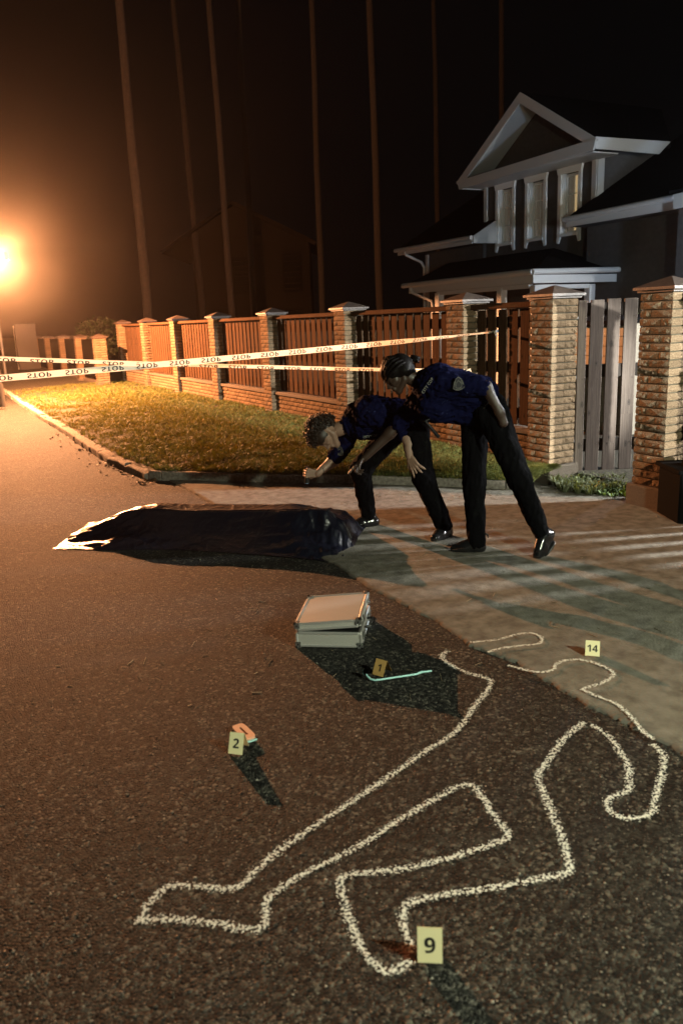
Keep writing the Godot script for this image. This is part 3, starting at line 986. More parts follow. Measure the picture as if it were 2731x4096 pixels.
func house() -> void:
	var h := thing("grey_house", FT, "dark grey house with a white trimmed gabled dormer and three tall windows behind the fence", "house")
	var S: Material = M.siding
	var T: Material = M.trim
	# dormer block; its front wall leaves openings for the windows
	var wu := [[-5.27, -4.51], [-4.10, -3.33], [-2.92, -2.16]]
	var y0 := 3.24
	var y1 := 4.94
	var xs := [-5.75]
	for w in wu: xs.append_array([w[0] + 0.1, w[1] - 0.1])
	xs.append(-1.70)
	for i in range(0, xs.size(), 2):
		part("wall", boxm(Vector3(xs[i + 1] - xs[i], 5.2, 0.2), 0.0), S, h, at((xs[i] + xs[i + 1]) / 2, 2.6, -9.1))
	for w in wu:
		var cx: float = (w[0] + w[1]) / 2
		var ww: float = w[1] - w[0] - 0.2
		part("wall", boxm(Vector3(ww, y0 + 0.2, 0.196), 0.0), S, h, at(cx, (y0 + 0.2) / 2, -9.1))
		part("wall", boxm(Vector3(ww, 5.2 - y1 + 0.12, 0.196), 0.0), S, h, at(cx, (5.2 + y1 - 0.12) / 2, -9.1))
	part("gable_wall", prism([Vector2(-5.75, 5.2), Vector2(-1.70, 5.2), Vector2(-3.6, 6.50)], -9.02, -9.18), S, h)
	for u in [-5.66, -1.79]:
		part("side_wall", boxm(Vector3(0.18, 5.2, 4.0), 0.0), S, h, at(u, 2.6, -11.2))
	part("back_wall", boxm(Vector3(14.6, 4.2, 0.2), 0.0), S, h, at(-1.6, 2.1, -15.2))
	for i in 3: window(h, wu[i][0], wu[i][1], y0, y1, 9.0, i)
	# dormer roof
	var ap := Vector2(-3.5, 6.70)
	var el := Vector2(-5.95, 5.14)
	var er := Vector2(-1.05, 5.22)
	for e in [el, er]:
		var sg: float = signf(e.x - ap.x)
		part("roof", slab([Vector3(ap.x, ap.y, -8.27), Vector3(e.x, e.y, -8.27), Vector3(e.x, e.y, -10.6), Vector3(ap.x, ap.y, -13.0)], 0.09), M.roof, h)
		var dn := Vector2(0, -0.098)
		part("soffit", slab([Vector3(ap.x + sg * 0.02, ap.y + dn.y * 1.3, -8.29), Vector3(e.x, e.y + dn.y * 1.3, -8.29), Vector3(e.x, e.y + dn.y * 1.3, -9.0), Vector3(ap.x + sg * 0.02, ap.y + dn.y * 1.3, -9.0)], 0.02), T, h)
		var dir: Vector2 = (e - ap).normalized()
		var nn := Vector2(-dir.y, dir.x)
		if nn.y > 0: nn = -nn
		part("barge_board", prism([ap + Vector2(0, 0.0), e + dir * 0.1, e + dir * 0.02 + nn * 0.2, ap + Vector2(0, -0.245)], -8.24, -8.268), T, h)
	part("eave_fascia", prism([Vector2(8.26, er.y + 0.02), Vector2(10.55, er.y + 0.06), Vector2(10.2, er.y - 0.22), Vector2(8.26, er.y - 0.22)], 0.0, 0.03), T, h, Transform3D(Basis(Vector3(0, 0, -1), Vector3.UP, Vector3(1, 0, 0)), Vector3(er.x - 0.02, 0, 0)))
	part("eave_fascia", boxm(Vector3(0.03, 0.24, 2.3)), T, h, at(el.x + 0.02, el.y - 0.1, -9.4))
	part("cornice", prism([Vector2(el.x - 0.05, 5.12), Vector2(er.x + 0.05, 5.2), Vector2(er.x - 0.02, 4.98), Vector2(el.x + 0.1, 4.90)], -8.22, -8.27), T, h)
	part("cornice_soffit", boxm(Vector3(4.78, 0.03, 0.74)), T, h, at(-3.5, 4.955, -8.63))
	part("pent_roof", slab([Vector3(-5.8, 5.17, -8.28), Vector3(-1.15, 5.17, -8.28), Vector3(-1.3, 5.36, -9.0), Vector3(-5.6, 5.36, -9.0)], 0.05), M.roof, h)
	part("corner_board", boxm(Vector3(0.13, 1.1, 0.05)), T, h, at(-5.70, 4.4, -8.98))
	part("corner_board", boxm(Vector3(0.14, 1.15, 0.05)), T, h, at(-1.765, 4.4, -8.98))
	part("corner_board", boxm(Vector3(0.05, 1.15, 0.2)), T, h, at(-1.69, 4.4, -9.08))
	# right wing
	part("wall", boxm(Vector3(4.4, 3.5, 0.2), 0.0), S, h, at(0.55, 1.75, -8.8))
	part("side_wall", boxm(Vector3(0.2, 3.45, 0.3), 0.0), S, h, at(-1.5, 1.72, -8.97))
	part("main_roof", slab([Vector3(-1.72, 3.68, -8.12), Vector3(5.6, 3.75, -8.12), Vector3(5.6, 6.9, -14.0), Vector3(-1.72, 6.9, -14.0)], 0.1), M.roof, h)
	part("fascia", boxm(Vector3(2.95, 0.17, 0.03)), T, h, at(-0.24, 3.56, -8.13))
	part("eave_soffit", boxm(Vector3(2.9, 0.02, 0.55)), S, h, at(-0.25, 3.49, -8.41))
	gutter(h, Vector3(-1.75, 3.64, -8.08), Vector3(1.24, 3.69, -8.08))
	part("wall", boxm(Vector3(4.0, 3.5, 0.2), 0.0), S, h, at(3.5, 1.75, -8.0))
	part("front_gable_fascia", bar(Vector3(1.75, 3.52, -7.45), Vector3(4.6, 3.6, -7.45), 0.03, 0.26), T, h)
	part("front_roof", slab([Vector3(1.65, 3.72, -7.43), Vector3(5.6, 3.76, -7.43), Vector3(5.6, 4.1, -8.2), Vector3(1.65, 4.05, -8.2)], 0.05), M.roof, h)
	# left wing
	part("wall", boxm(Vector3(2.75, 3.5, 0.2), 0.0), S, h, at(-7.08, 1.75, -9.0))
	part("side_wall", boxm(Vector3(0.2, 3.5, 5.5), 0.0), S, h, at(-8.36, 1.75, -11.9))
	part("left_roof", slab([Vector3(-9.0, 3.66, -8.2), Vector3(-5.25, 3.66, -8.2), Vector3(-5.25, 6.3, -13.0), Vector3(-9.0, 6.3, -13.0)], 0.09), M.roof, h)
	part("fascia", boxm(Vector3(3.7, 0.14, 0.03)), T, h, at(-7.12, 3.54, -8.21))
	gutter(h, Vector3(-9.05, 3.62, -8.16), Vector3(-5.25, 3.62, -8.16))
	part("eave_return", prism([Vector2(8.2, 3.48), Vector2(8.98, 3.48), Vector2(8.98, 4.08), Vector2(8.2, 3.66)], 0.0, 0.03), T, h, Transform3D(Basis(Vector3(0, 0, -1), Vector3.UP, Vector3(1, 0, 0)), Vector3(-5.24, 0, 0)))
	part("corner_board", boxm(Vector3(0.13, 3.4, 0.04)), T, h, at(-8.39, 1.75, -8.88))
	var b := MB.new()
	b.tube([Vector3(-8.55, 3.58, -8.2), Vector3(-8.55, 3.46, -8.22), Vector3(-8.52, 3.25, -8.75), Vector3(-8.51, 3.1, -8.84), Vector3(-8.5, 0.2, -8.84)], [0.04, 0.04, 0.04, 0.04, 0.04], 8)
	part("downspout", b.mesh(), T, h)
	# porch
	part("porch_roof", slab([Vector3(-5.6, 2.46, -6.3), Vector3(-0.70, 2.46, -6.3), Vector3(-3.05, 3.16, -9.0), Vector3(-7.4, 3.16, -9.0)], 0.06), M.roof, h)
	part("porch_roof", slab([Vector3(-0.70, 2.46, -6.3), Vector3(-0.70, 2.46, -8.8), Vector3(-1.9, 2.82, -9.0), Vector3(-3.05, 3.16, -9.0)], 0.06), M.roof, h)
	part("porch_fascia", boxm(Vector3(4.75, 0.19, 0.04)), T, h, at(-3.1, 2.33, -6.34))
	part("porch_fascia", boxm(Vector3(0.04, 0.19, 2.4)), T, h, at(-0.74, 2.33, -7.52))
	part("porch_ceiling", boxm(Vector3(4.7, 0.03, 2.4)), S, h, at(-3.1, 2.3, -7.55))
	gutter(h, Vector3(-5.66, 2.44, -6.26), Vector3(-0.68, 2.46, -6.26))
	gutter(h, Vector3(-0.66, 2.46, -6.24), Vector3(-0.66, 2.49, -8.7))
	for p in [Vector3(-4.36, 1.1, -6.5), Vector3(-1.95, 1.1, -6.5), Vector3(-0.86, 1.1, -6.5), Vector3(-0.86, 1.1, -8.05)]:
		part("porch_post", boxm(Vector3(0.17, 2.2, 0.17), 0.01), T, h, Transform3D(Basis(), p))
	part("porch_beam", boxm(Vector3(0.13, 0.09, 1.4)), T, h, at(-0.86, 2.16, -7.27))
	part("porch_beam", boxm(Vector3(3.4, 0.09, 0.13)), T, h, at(-2.7, 2.19, -6.5))
	b = MB.new()
	b.tube([Vector3(-5.33, 2.4, -6.28), Vector3(-5.3, 2.26, -6.3), Vector3(-4.96, 2.12, -6.42), Vector3(-4.66, 2.02, -6.46), Vector3(-4.6, 1.9, -6.46), Vector3(-4.58, 0.1, -6.46)], [0.035, 0.035, 0.035, 0.035, 0.035, 0.035], 8)
	part("downspout", b.mesh(), T, h)
	# pale boards of a shed seen through the gate
	var s := thing("garden_shed", Transform3D(FT.basis, Vector3(3.95, 0.0, -10.9)), "pale board wall of a garden shed seen through the gaps of the open gate", "shed")
	for i in 11:
		part("board", boxm(Vector3(1.5, 0.118, 0.025)), M.beige_board, s, Transform3D(Basis(Vector3.RIGHT, 0.06), Vector3(0, 0.16 + 0.122 * i, 0.8)))
	part("wall", boxm(Vector3(1.46, 1.45, 1.5)), M.beige_board, s, at(0, 0.75, 0))
	part("roof", boxm(Vector3(1.7, 0.06, 1.9)), M.roof, s, Transform3D(Basis(Vector3.RIGHT, 0.12), Vector3(0, 1.60, 0)))

func old_house() -> void:
	var h := thing("old_house", at(-4.1, 0, -42), "dim brown gabled house far behind the fence under the tall trees", "house")
	part("wall", prism([Vector2(-2.9, 0), Vector2(2.95, 0), Vector2(2.95, 5.5), Vector2(-0.7, 7.35), Vector2(-2.9, 6.1)], 0.0, -7.0), M.old_house, h)
	part("roof", slab([Vector3(-0.7, 7.55, 0.5), Vector3(3.35, 5.5, 0.5), Vector3(3.35, 5.5, -7.4), Vector3(-0.7, 7.55, -7.4)], 0.14), M.old_house_dark, h)
	part("roof", slab([Vector3(-0.7, 7.55, 0.5), Vector3(-4.4, 5.3, 0.5), Vector3(-4.4, 5.3, -7.4), Vector3(-0.7, 7.55, -7.4)], 0.14), M.old_house_dark, h)
	part("barge_board", bar(Vector3(-0.7, 7.44, 0.52), Vector3(3.35, 5.38, 0.52), 0.04, 0.2), M.old_house, h)
	part("corner_board", boxm(Vector3(0.16, 5.4, 0.06)), M.old_house, h, at(2.9, 2.7, 0.04))
	for wx in [[2.1, 4.1, 0.95, 2.0], [-0.4, 4.0, 1.0, 1.8], [2.1, 1.6, 0.95, 1.4]]:
		var f := part("window", boxm(Vector3(wx[2], wx[3], 0.06)), M.old_house_dark, h, at(wx[0], wx[1], 0.03))
		for k in 7:
			part("shutter_slat", boxm(Vector3(wx[2] - 0.1, 0.07, 0.03)), M.old_house, f, Transform3D(Basis(Vector3.RIGHT, 0.4), Vector3(0, -wx[3] / 2 + wx[3] * (k + 0.7) / 7.5, 0.04)))

# ---------------------------------------------------------------- trees
func clump_mesh() -> ArrayMesh:
	var b := MB.new()
	var r := RandomNumberGenerator.new()
	r.seed = 9
	for i in 26:
		var d := Vector3(r.randf_range(-1, 1), r.randf_range(-0.5, 1), r.randf_range(-1, 1)).normalized()
		var s := d.cross(Vector3(r.randf(), r.randf(), r.randf())).normalized() * 0.06
		b.tri(d * 0.1 - s, d * r.randf_range(0.6, 1.0), d * 0.1 + s)
	return b.mesh()

func pines() -> void:
	var spots := [[-7.25, -32.0, 0.30, 0.0, "tall pine trunk best lit by the street lamp, at the end of the tall fence"], [-6.65, -42.0, 0.28, -0.02, "slim pine trunk just right of the best lit trunk"], [-4.45, -36.0, 0.24, -0.005, "pine trunk rising left of the dim gabled house"], [-3.95, -40.5, 0.26, 0.01, "pine trunk in front of the dim house's gable"], [-0.55, -38.0, 0.24, 0.008, "dim pine trunk right of the old house's corner"], [2.06, -36.0, 0.27, -0.008, "dim pine trunk between the old house and the grey house"], [5.7, -44.0, 0.24, -0.01, "barely lit pine trunk behind the grey house's gable"], [9.2, -44.0, 0.26, -0.02, "farthest right pine trunk, above the grey house's roof"]]
	var clump := clump_mesh()
	var r := RandomNumberGenerator.new()
	r.seed = 15
	for s in spots:
		var t := thing("pine_tree", at(s[0], 0, s[1]), s[4], "tree", "tall pines behind the fence")
		var b := MB.new()
		var p := []; var rad := []
		for i in 14:
			var y := i * 2.0
			p.append(Vector3(s[3] * y + 0.02 * sin(i * 1.3 + s[0]), y - 0.1, 0.02 * cos(i * 1.7 + s[1])))
			rad.append(s[2] * (0.62 - 0.02 * i) * (1.25 if i == 0 else 1.0))
		b.tube(p, rad, 10)
		part("trunk", b.mesh(), M.bark, t)
		var lb := MB.new()
		var mm := MultiMesh.new()
		mm.transform_format = MultiMesh.TRANSFORM_3D
		mm.mesh = clump
		var tr := []
		for k in 22:
			var y := r.randf_range(19.0, 27.0)
			var a := r.randf() * TAU
			var L := r.randf_range(1.0, 3.2) * (1.2 - (y - 18.0) / 13.0)
			var o := Vector3(s[3] * y, y, 0)
			var e := o + Vector3(cos(a) * L, r.randf_range(-0.2, 0.7), sin(a) * L)
			lb.tube([o, o.lerp(e, 0.5) + Vector3(0, 0.15, 0), e], [0.06, 0.04, 0.015], 5)
			for j in 7:
				var c := o.lerp(e, r.randf_range(0.4, 1.05)) + Vector3(r.randf_range(-0.3, 0.3), r.randf_range(-0.1, 0.4), r.randf_range(-0.3, 0.3))
				tr.append(Transform3D(Basis.from_euler(Vector3(r.randf() * 6, r.randf() * 6, 0)).scaled(Vector3.ONE * r.randf_range(0.3, 0.6)), c))
		part("limbs", lb.mesh(), M.bark, t)
		mm.instance_count = tr.size()
		for i in tr.size(): mm.set_instance_transform(i, tr[i])
		var cr := MultiMeshInstance3D.new()
		cr.name = "crown"; cr.multimesh = mm; cr.material_override = M.needles
		t.add_child(cr, true)
		cr.set_meta("kind", "stuff")
	# a round bush by the low fence, lit by the street lamp
	var t := thing("round_tree", at(-9.6, 0, -33.5), "small round leafy tree behind the low fence, left of the tall fence's end", "tree")
	var b := MB.new()
	b.tube([Vector3.ZERO, Vector3(0.05, 0.7, 0), Vector3(0.0, 1.5, 0.05)], [0.09, 0.07, 0.03], 8)
	for k in 7:
		var a := k * 0.9
		b.tube([Vector3(0.03, 0.7 + 0.08 * k, 0), Vector3(cos(a) * 0.6, 1.3 + 0.08 * k, sin(a) * 0.6)], [0.035, 0.012], 5)
	part("trunk", b.mesh(), M.bark, t)
	var lf := MB.new()
	lf.tri(Vector3(-0.03, 0, 0), Vector3(0, 0.1, 0.01), Vector3(0.03, 0, 0)); lf.tri(Vector3(-0.03, 0, 0), Vector3(0.03, 0, 0), Vector3(0, -0.06, 0))
	var xf := []
	for i in 2600:
		var d := Vector3(r.randf_range(-1, 1), r.randf_range(-1, 1), r.randf_range(-1, 1))
		if d.length() > 1.0: continue
		d = d.normalized() * pow(d.length(), 0.45)
		xf.append(Transform3D(Basis.from_euler(Vector3(r.randf() * 6, r.randf() * 6, r.randf() * 6)).scaled(Vector3.ONE * r.randf_range(0.8, 1.5)), Vector3(0, 1.35, 0) + d * Vector3(1.05, 0.78, 1.05) * (1.0 + 0.18 * sin(d.x * 7.0) * cos(d.z * 6.0 + d.y * 5.0))))
	scatter("crown", lf.mesh(), M.bush_leaf, xf, t, func(_i): return Color.WHITE.darkened(r.randf() * 0.5)).set_meta("kind", "stuff")

func scatter(called: String, mesh: Mesh, m: Material, xf: Array, parent: Node3D, tint: Callable) -> MultiMeshInstance3D:
	var mm := MultiMesh.new()
	mm.transform_format = MultiMesh.TRANSFORM_3D
	mm.use_colors = true
	mm.mesh = mesh
	mm.instance_count = xf.size()
	for i in xf.size():
		mm.set_instance_transform(i, xf[i])
		mm.set_instance_color(i, tint.call(i))
	var o := MultiMeshInstance3D.new()
	o.multimesh = mm; o.material_override = m
	if parent:
		o.name = called
		parent.add_child(o, true)
	else:
		o.name = numbered(called)
		add_child(o)
	return o

# ---------------------------------------------------------------- grass, litter
func tuft(seed_: int, blades: int, h: float, w: float, lean: float) -> ArrayMesh:
	var r := RandomNumberGenerator.new()
	r.seed = seed_
	var b := MB.new()
	for i in blades:
		var a := r.randf() * TAU
		var d := Vector3(cos(a), 0, sin(a))
		var s := Vector3(-sin(a), 0, cos(a)).rotated(Vector3.UP, r.randf_range(-0.8, 0.8)) * w * r.randf_range(0.7, 1.2)
		var o := d * r.randf_range(0.0, 0.018)
		var L := h * r.randf_range(0.5, 1.1)
		var l := lean * r.randf_range(0.3, 1.2)
		var m := o + Vector3(0, L * 0.6, 0) + d * L * 0.3 * l
		var e := o + Vector3(0, L * (1.0 - 0.35 * l), 0) + d * L * 0.9 * l
		b.quad(o - s * 0.7, m - s, m + s, o + s * 0.7)
		b.tri(m - s, e, m + s)
	return b.mesh()

func lawn() -> void:
	var kl := kerb_line()
	var r := RandomNumberGenerator.new()
	r.seed = 33
	var fn := FastNoiseLite.new()
	fn.seed = 6; fn.frequency = 0.9; fn.fractal_octaves = 3
	var inv := FT.affine_inverse()
	var kinds := [tuft(1, 7, 0.075, 0.0034, 0.8), tuft(2, 6, 0.042, 0.0075, 1.0), tuft(3, 9, 0.068, 0.003, 0.9)]
	var xf := [[], [], []]
	var made := 0
	while made < 80000:
		# denser near the camera
		var seg := r.randf()
		var i := 3 + int(pow(seg, 0.75) * 12.99)
		i = clampi(i, 3, kl.size() - 2)
		var p: Vector3 = (kl[i] as Vector3).lerp(kl[i + 1], r.randf())
		var f := FT * Vector3(clampf((inv * p).x + 0.25, -40, 6.74), 0.15, -0.08)
		var s := r.randf_range(0.02, 1.0)
		var q := p.lerp(f, s)
		made += 1
		var dens := fn.get_noise_2d(q.x, q.z)
		if dens < -0.3 and r.randf() < 0.5: continue
		if s < 0.08 and r.randf() < 0.5: continue
		q.y = lerpf(0.085, 0.15, smoothstep(0.0, 0.5, s)) - 0.008
		var k := 0 if r.randf() < 0.5 else (1 if fn.get_noise_2d(q.x * 2.0 + 40, q.z * 2.0) > -0.05 else 2)
		var sc := r.randf_range(0.6, 1.35) * (1.0 + 0.5 * dens)
		xf[k].append(Transform3D(Basis.from_euler(Vector3(r.randf_range(-0.3, 0.3), r.randf() * TAU, r.randf_range(-0.3, 0.3))).scaled(Vector3(sc * 1.1, sc, sc * 1.1)), q))
	for k in 3:
		var o := scatter("verge_grass", kinds[k], M.grass, xf[k], null, func(_i):
			var g := r.randf()
			return Color(0.125 + 0.11 * g * g, 0.142 + 0.065 * g, 0.04 + 0.025 * g) * r.randf_range(0.55, 1.15))
		tag(o, ["short lawn grass between the kerb and the brick fence", "broad leaved weeds growing in the lawn along the fence", "fine leaning grass blades in the lawn by the kerb"][k], "grass", "", "stuff")
	# taller weeds in the gateway
	xf = []
	for i in 210:
		var x := r.randf()
		xf.append(Transform3D(Basis(Vector3.UP, r.randf() * TAU).scaled(Vector3.ONE * r.randf_range(0.9, 2.3)), Vector3(lerpf(2.2, 2.75, x), 0.015, -7.35 + 0.55 * x * r.randf() + r.randf_range(-0.3, 0.25))))
	tag(scatter("gateway_weeds", kinds[1], M.grass, xf, null, func(_i): return Color(0.12, 0.17, 0.07) * r.randf_range(0.6, 1.4)), "leafy green weeds growing in the gateway before the open gate", "weeds", "", "stuff")
	xf = []
	for i in 120:
		xf.append(Transform3D(Basis(Vector3.UP, r.randf() * TAU).scaled(Vector3.ONE * r.randf_range(1.2, 2.6)), Vector3(r.randf_range(2.05, 2.7), 0.015, r.randf_range(-7.6, -7.0))))
	tag(scatter("gateway_grass", kinds[2], M.grass, xf, null, func(_i): return Color(0.15, 0.17, 0.09) * r.randf_range(0.6, 1.4)), "dry grass stalks among the weeds under the gate", "grass", "", "stuff")
	# dead leaves along the kerb, grit and straw on the driveway
	var lf := MB.new()
	lf.quad(Vector3(-0.012, 0, 0), Vector3(-0.014, 0.006, 0.02), Vector3(0.012, 0.004, 0.022), Vector3(0.014, 0.001, 0)); lf.tri(Vector3(-0.014, 0.006, 0.02), Vector3(0.001, 0.0, 0.042), Vector3(0.012, 0.004, 0.022))
	xf = []
	for i in 170:
		var j := r.randi_range(6, 9)
		var p: Vector3 = (kl[j] as Vector3).lerp(kl[j + 1], r.randf())
		p += Vector3(-0.83, 0, -0.45) * -1.0 * 0.0
		var out := ((kl[j + 1] - kl[j]) as Vector3).cross(Vector3.UP).normalized()
		if out.x > 0: out = -out
		var dd := 0.075 + pow(r.randf(), 3.0) * 0.28
		p += out * dd
		p.y = 0.006
		xf.append(Transform3D(Basis.from_euler(Vector3(r.randf_range(-0.7, 0.7), r.randf() * TAU, r.randf_range(-0.7, 0.7))).scaled(Vector3.ONE * r.randf_range(0.4, 1.3)), p))
	tag(scatter("dead_leaves", lf.mesh(), M.leaf, xf, null, func(_i): return Color(0.16, 0.09, 0.04) * r.randf_range(0.35, 1.5)), "dead brown leaves lying along the foot of the road kerb", "leaves", "", "stuff")
	var st := MB.new()
	st.cbox(Vector3.ZERO, Vector3(0.045, 0.0025, 0.0025), 0.0008)
	xf = []
	for i in 420:
		var p := Vector3(r.randf_range(-1.6, 3.4), 0.021, r.randf_range(-7.6, -3.2))
		if p.x < edge_x(p.z) + 0.1: p.y = 0.003
		if i < 160: p = Vector3(r.randf_range(0.0, 2.6), 0.022, r.randf_range(-7.65, -7.1) + 0.15 * r.randf())
		xf.append(Transform3D(Basis(Vector3.UP, r.randf() * TAU).scaled(Vector3(r.randf_range(0.2, 1.2), 1, r.randf_range(0.6, 2.0))), p))
	tag(scatter("straw_bits", st.mesh(), M.leaf, xf, null, func(_i): return Color(0.3, 0.24, 0.15) * r.randf_range(0.15, 1.2)), "loose bits of straw and twig scattered over the driveway", "litter", "", "stuff")

func edge_x(z: float) -> float:
	return lerpf(-2.1, 1.3, clampf((z + 9.0) / 6.3, 0, 1))

func road_stones() -> void:
	# loose and proud aggregate near the camera: small facetted stones set in the binder
	var r := RandomNumberGenerator.new()
	r.seed = 101
	var kinds := []
	for k in 2:
		var b := MB.new()
		var pts := []
		for i in 7: pts.append(Vector3(cos(TAU * i / 7), 0, sin(TAU * i / 7)) * r.randf_range(0.75, 1.15))
		var top := []
		for i in 7: top.append(pts[i] * r.randf_range(0.45, 0.75) + Vector3(0, r.randf_range(0.35, 0.6), 0))
		var c := Vector3(0.1, 0.62, 0.05)
		for i in 7:
			var j := (i + 1) % 7
			b.poly([pts[i], pts[j], top[j], top[i]], Vector3(0, -0.5, 0))
			b.poly([top[i], top[j], c], Vector3(0, -0.5, 0))
		kinds.append(b.mesh())
	var xf := [[], []]
	var made := 0
	while made < 46000:
		made += 1
		var t := pow(r.randf(), 1.7)
		var z := -1.35 - 8.5 * t
		var half := -z * 0.46 + 0.2
		var x := r.randf_range(-half, half)
		if x > edge_x(z) + 0.02 and z < -2.4: continue
		var s := r.randf_range(0.0016, 0.0042) * (1.0 if r.randf() < 0.93 else 1.7)
		xf[made % 2].append(Transform3D(Basis.from_euler(Vector3(r.randf_range(-0.3, 0.3), r.randf() * TAU, r.randf_range(-0.3, 0.3))).scaled(Vector3(s, s * 0.8, s)), Vector3(x, -0.0002, z)))
	for k in 2:
		tag(scatter("road_stones", kinds[k], M.stones, xf[k], null, func(_i):
			var g := r.randf()
			return (Color(0.04, 0.037, 0.031) if g < 0.72 else (Color(0.12, 0.107, 0.086) if g < 0.97 else Color(0.26, 0.24, 0.2))) * r.randf_range(0.5, 1.3)), ["small grey stones standing proud of the asphalt", "small pale stones set in the asphalt of the road"][k], "stones", "", "stuff")

# ---------------------------------------------------------------- people
func shift(bones: Array, o: Vector3) -> Array:
	var r := []
	for b in bones: r.append([b[0] - o, b[1] - o, b[2], b[3]])
	return r

func head_bones(c: Vector3, fwd: Vector3, up: Vector3) -> Array:
	fwd = fwd.normalized()
	up = (up - fwd * up.dot(fwd)).normalized()
	var rt := fwd.cross(up)
	var P := func(x: float, y: float, z: float) -> Vector3: return c + rt * x + up * y + fwd * z
	var b := [
		[P.call(0, 0.022, -0.028), P.call(0, 0.03, 0.022), 0.086, 0.078],
		[P.call(0, -0.005, 0.035), P.call(0, -0.088, 0.066), 0.058, 0.024],
		[P.call(0, 0.034, 0.062), P.call(0, 0.03, 0.066), 0.034, 0.03],
		[P.call(0, 0.016, 0.09), P.call(0, -0.026, 0.112), 0.0085, 0.0125],
		[P.call(0, -0.086, 0.078), P.call(0, -0.09, 0.082), 0.017, 0.015],
		[P.call(-0.014, -0.05, 0.09), P.call(0.014, -0.05, 0.09), 0.0095, 0.0095],
		[P.call(-0.012, -0.062, 0.088), P.call(0.012, -0.062, 0.088), 0.01, 0.01]]
	for s in [-1.0, 1.0]:
		b.append([P.call(s * 0.052, -0.045, 0.0), P.call(s * 0.014, -0.088, 0.068), 0.028, 0.02])
		b.append([P.call(s * 0.036, -0.02, 0.07), P.call(s * 0.05, -0.015, 0.05), 0.022, 0.022])
		b.append([P.call(s * 0.012, 0.03, 0.092), P.call(s * 0.045, 0.028, 0.075), 0.009, 0.008])
		b.append([P.call(s * 0.031, 0.006, 0.076), P.call(s * 0.033, 0.006, 0.076), 0.0135, 0.0135])
		b.append([P.call(s * 0.011, -0.028, 0.1), P.call(s * 0.012, -0.028, 0.099), 0.0085, 0.0085])
		b.append([P.call(s * 0.077, 0.018, -0.012), P.call(s * 0.074, -0.026, -0.004), 0.012, 0.009])
		b.append([P.call(s * 0.084, 0.014, -0.022), P.call(s * 0.08, -0.012, -0.02), 0.007, 0.006])
	return b

func eyes(parent: Node3D, c: Vector3, fwd: Vector3, up: Vector3) -> void:
	fwd = fwd.normalized()
	up = (up - fwd * up.dot(fwd)).normalized()
	var rt := fwd.cross(up)
	for s in [-1.0, 1.0]:
		var b := MB.new()
		b.ball(c + rt * s * 0.032 + up * 0.005 + fwd * 0.0785, Vector3.ONE * 0.0118, 10)
		var e := part("eye", b.mesh(), M.black_part, parent)
		b = MB.new()
		b.tube([c + rt * s * 0.02 + up * 0.026 + fwd * 0.1, c + rt * s * 0.034 + up * 0.03 + fwd * 0.092, c + rt * s * 0.05 + up * 0.024 + fwd * 0.074], [0.003, 0.0042, 0.002], 5)
		part("eyebrow", b.mesh(), M.hair_black, parent)

func garment(called: String, bones: Array, o: Vector3, k: float, cell: float, m: Material, parent: Node3D, wr := 0.0, fr := 18.0, st := Vector3.ONE, flat := false) -> MeshInstance3D:
	var b := MB.new()
	flesh(b, shift(bones, o), k, cell, wr, fr, st)
	if flat:
		for i in b.v.size():
			if b.v[i].y + o.y < 0.004: b.v[i].y = 0.004 - o.y
		b.smooth()
	return part(called, b.mesh(), m, parent)

func letters(s: String, bold := true) -> Array:     # triangles of a word, 1 high at cap height, centred; [points, width]
	var t := TextMesh.new()
	var f := SystemFont.new()
	f.font_names = PackedStringArray(["Droid Sans"])
	f.font_weight = 700 if bold else 400
	t.font = f; t.text = s; t.font_size = 96; t.pixel_size = 0.01; t.depth = 0.0; t.curve_step = 1.0
	var a := t.surface_get_arrays(0)
	var v: PackedVector3Array = a[Mesh.ARRAY_VERTEX]
	var ix: PackedInt32Array = a[Mesh.ARRAY_INDEX] if a[Mesh.ARRAY_INDEX] != null else PackedInt32Array(range(v.size()))
	var n: PackedVector3Array = a[Mesh.ARRAY_NORMAL]
	var lo := Vector3.INF
	var hi := -Vector3.INF
	for p in v:
		lo = lo.min(p); hi = hi.max(p)
	var h := maxf(hi.y - lo.y, 0.001)
	var mid := (lo + hi) / 2
	var out := PackedVector2Array()
	for i in range(0, ix.size(), 3):
		if n[ix[i]].z < 0.5: continue
		for k in 3:
			var p := (v[ix[i + k]] - mid) / h
			out.append(Vector2(p.x, p.y))
	return [out, (hi.x - lo.x) / h]

func print_on(parent: Node3D, called: String, s: String, t: Transform3D, height: float, m: Material) -> void:
	var l: Array = letters(s)
	var b := MB.new()
	var p: PackedVector2Array = l[0]
	for i in range(0, p.size(), 3):
		b.tri(Vector3(p[i].x, p[i].y, 0) * height, Vector3(p[i + 1].x, p[i + 1].y, 0) * height, Vector3(p[i + 2].x, p[i + 2].y, 0) * height)
	part(called, b.mesh(), m, parent, t)

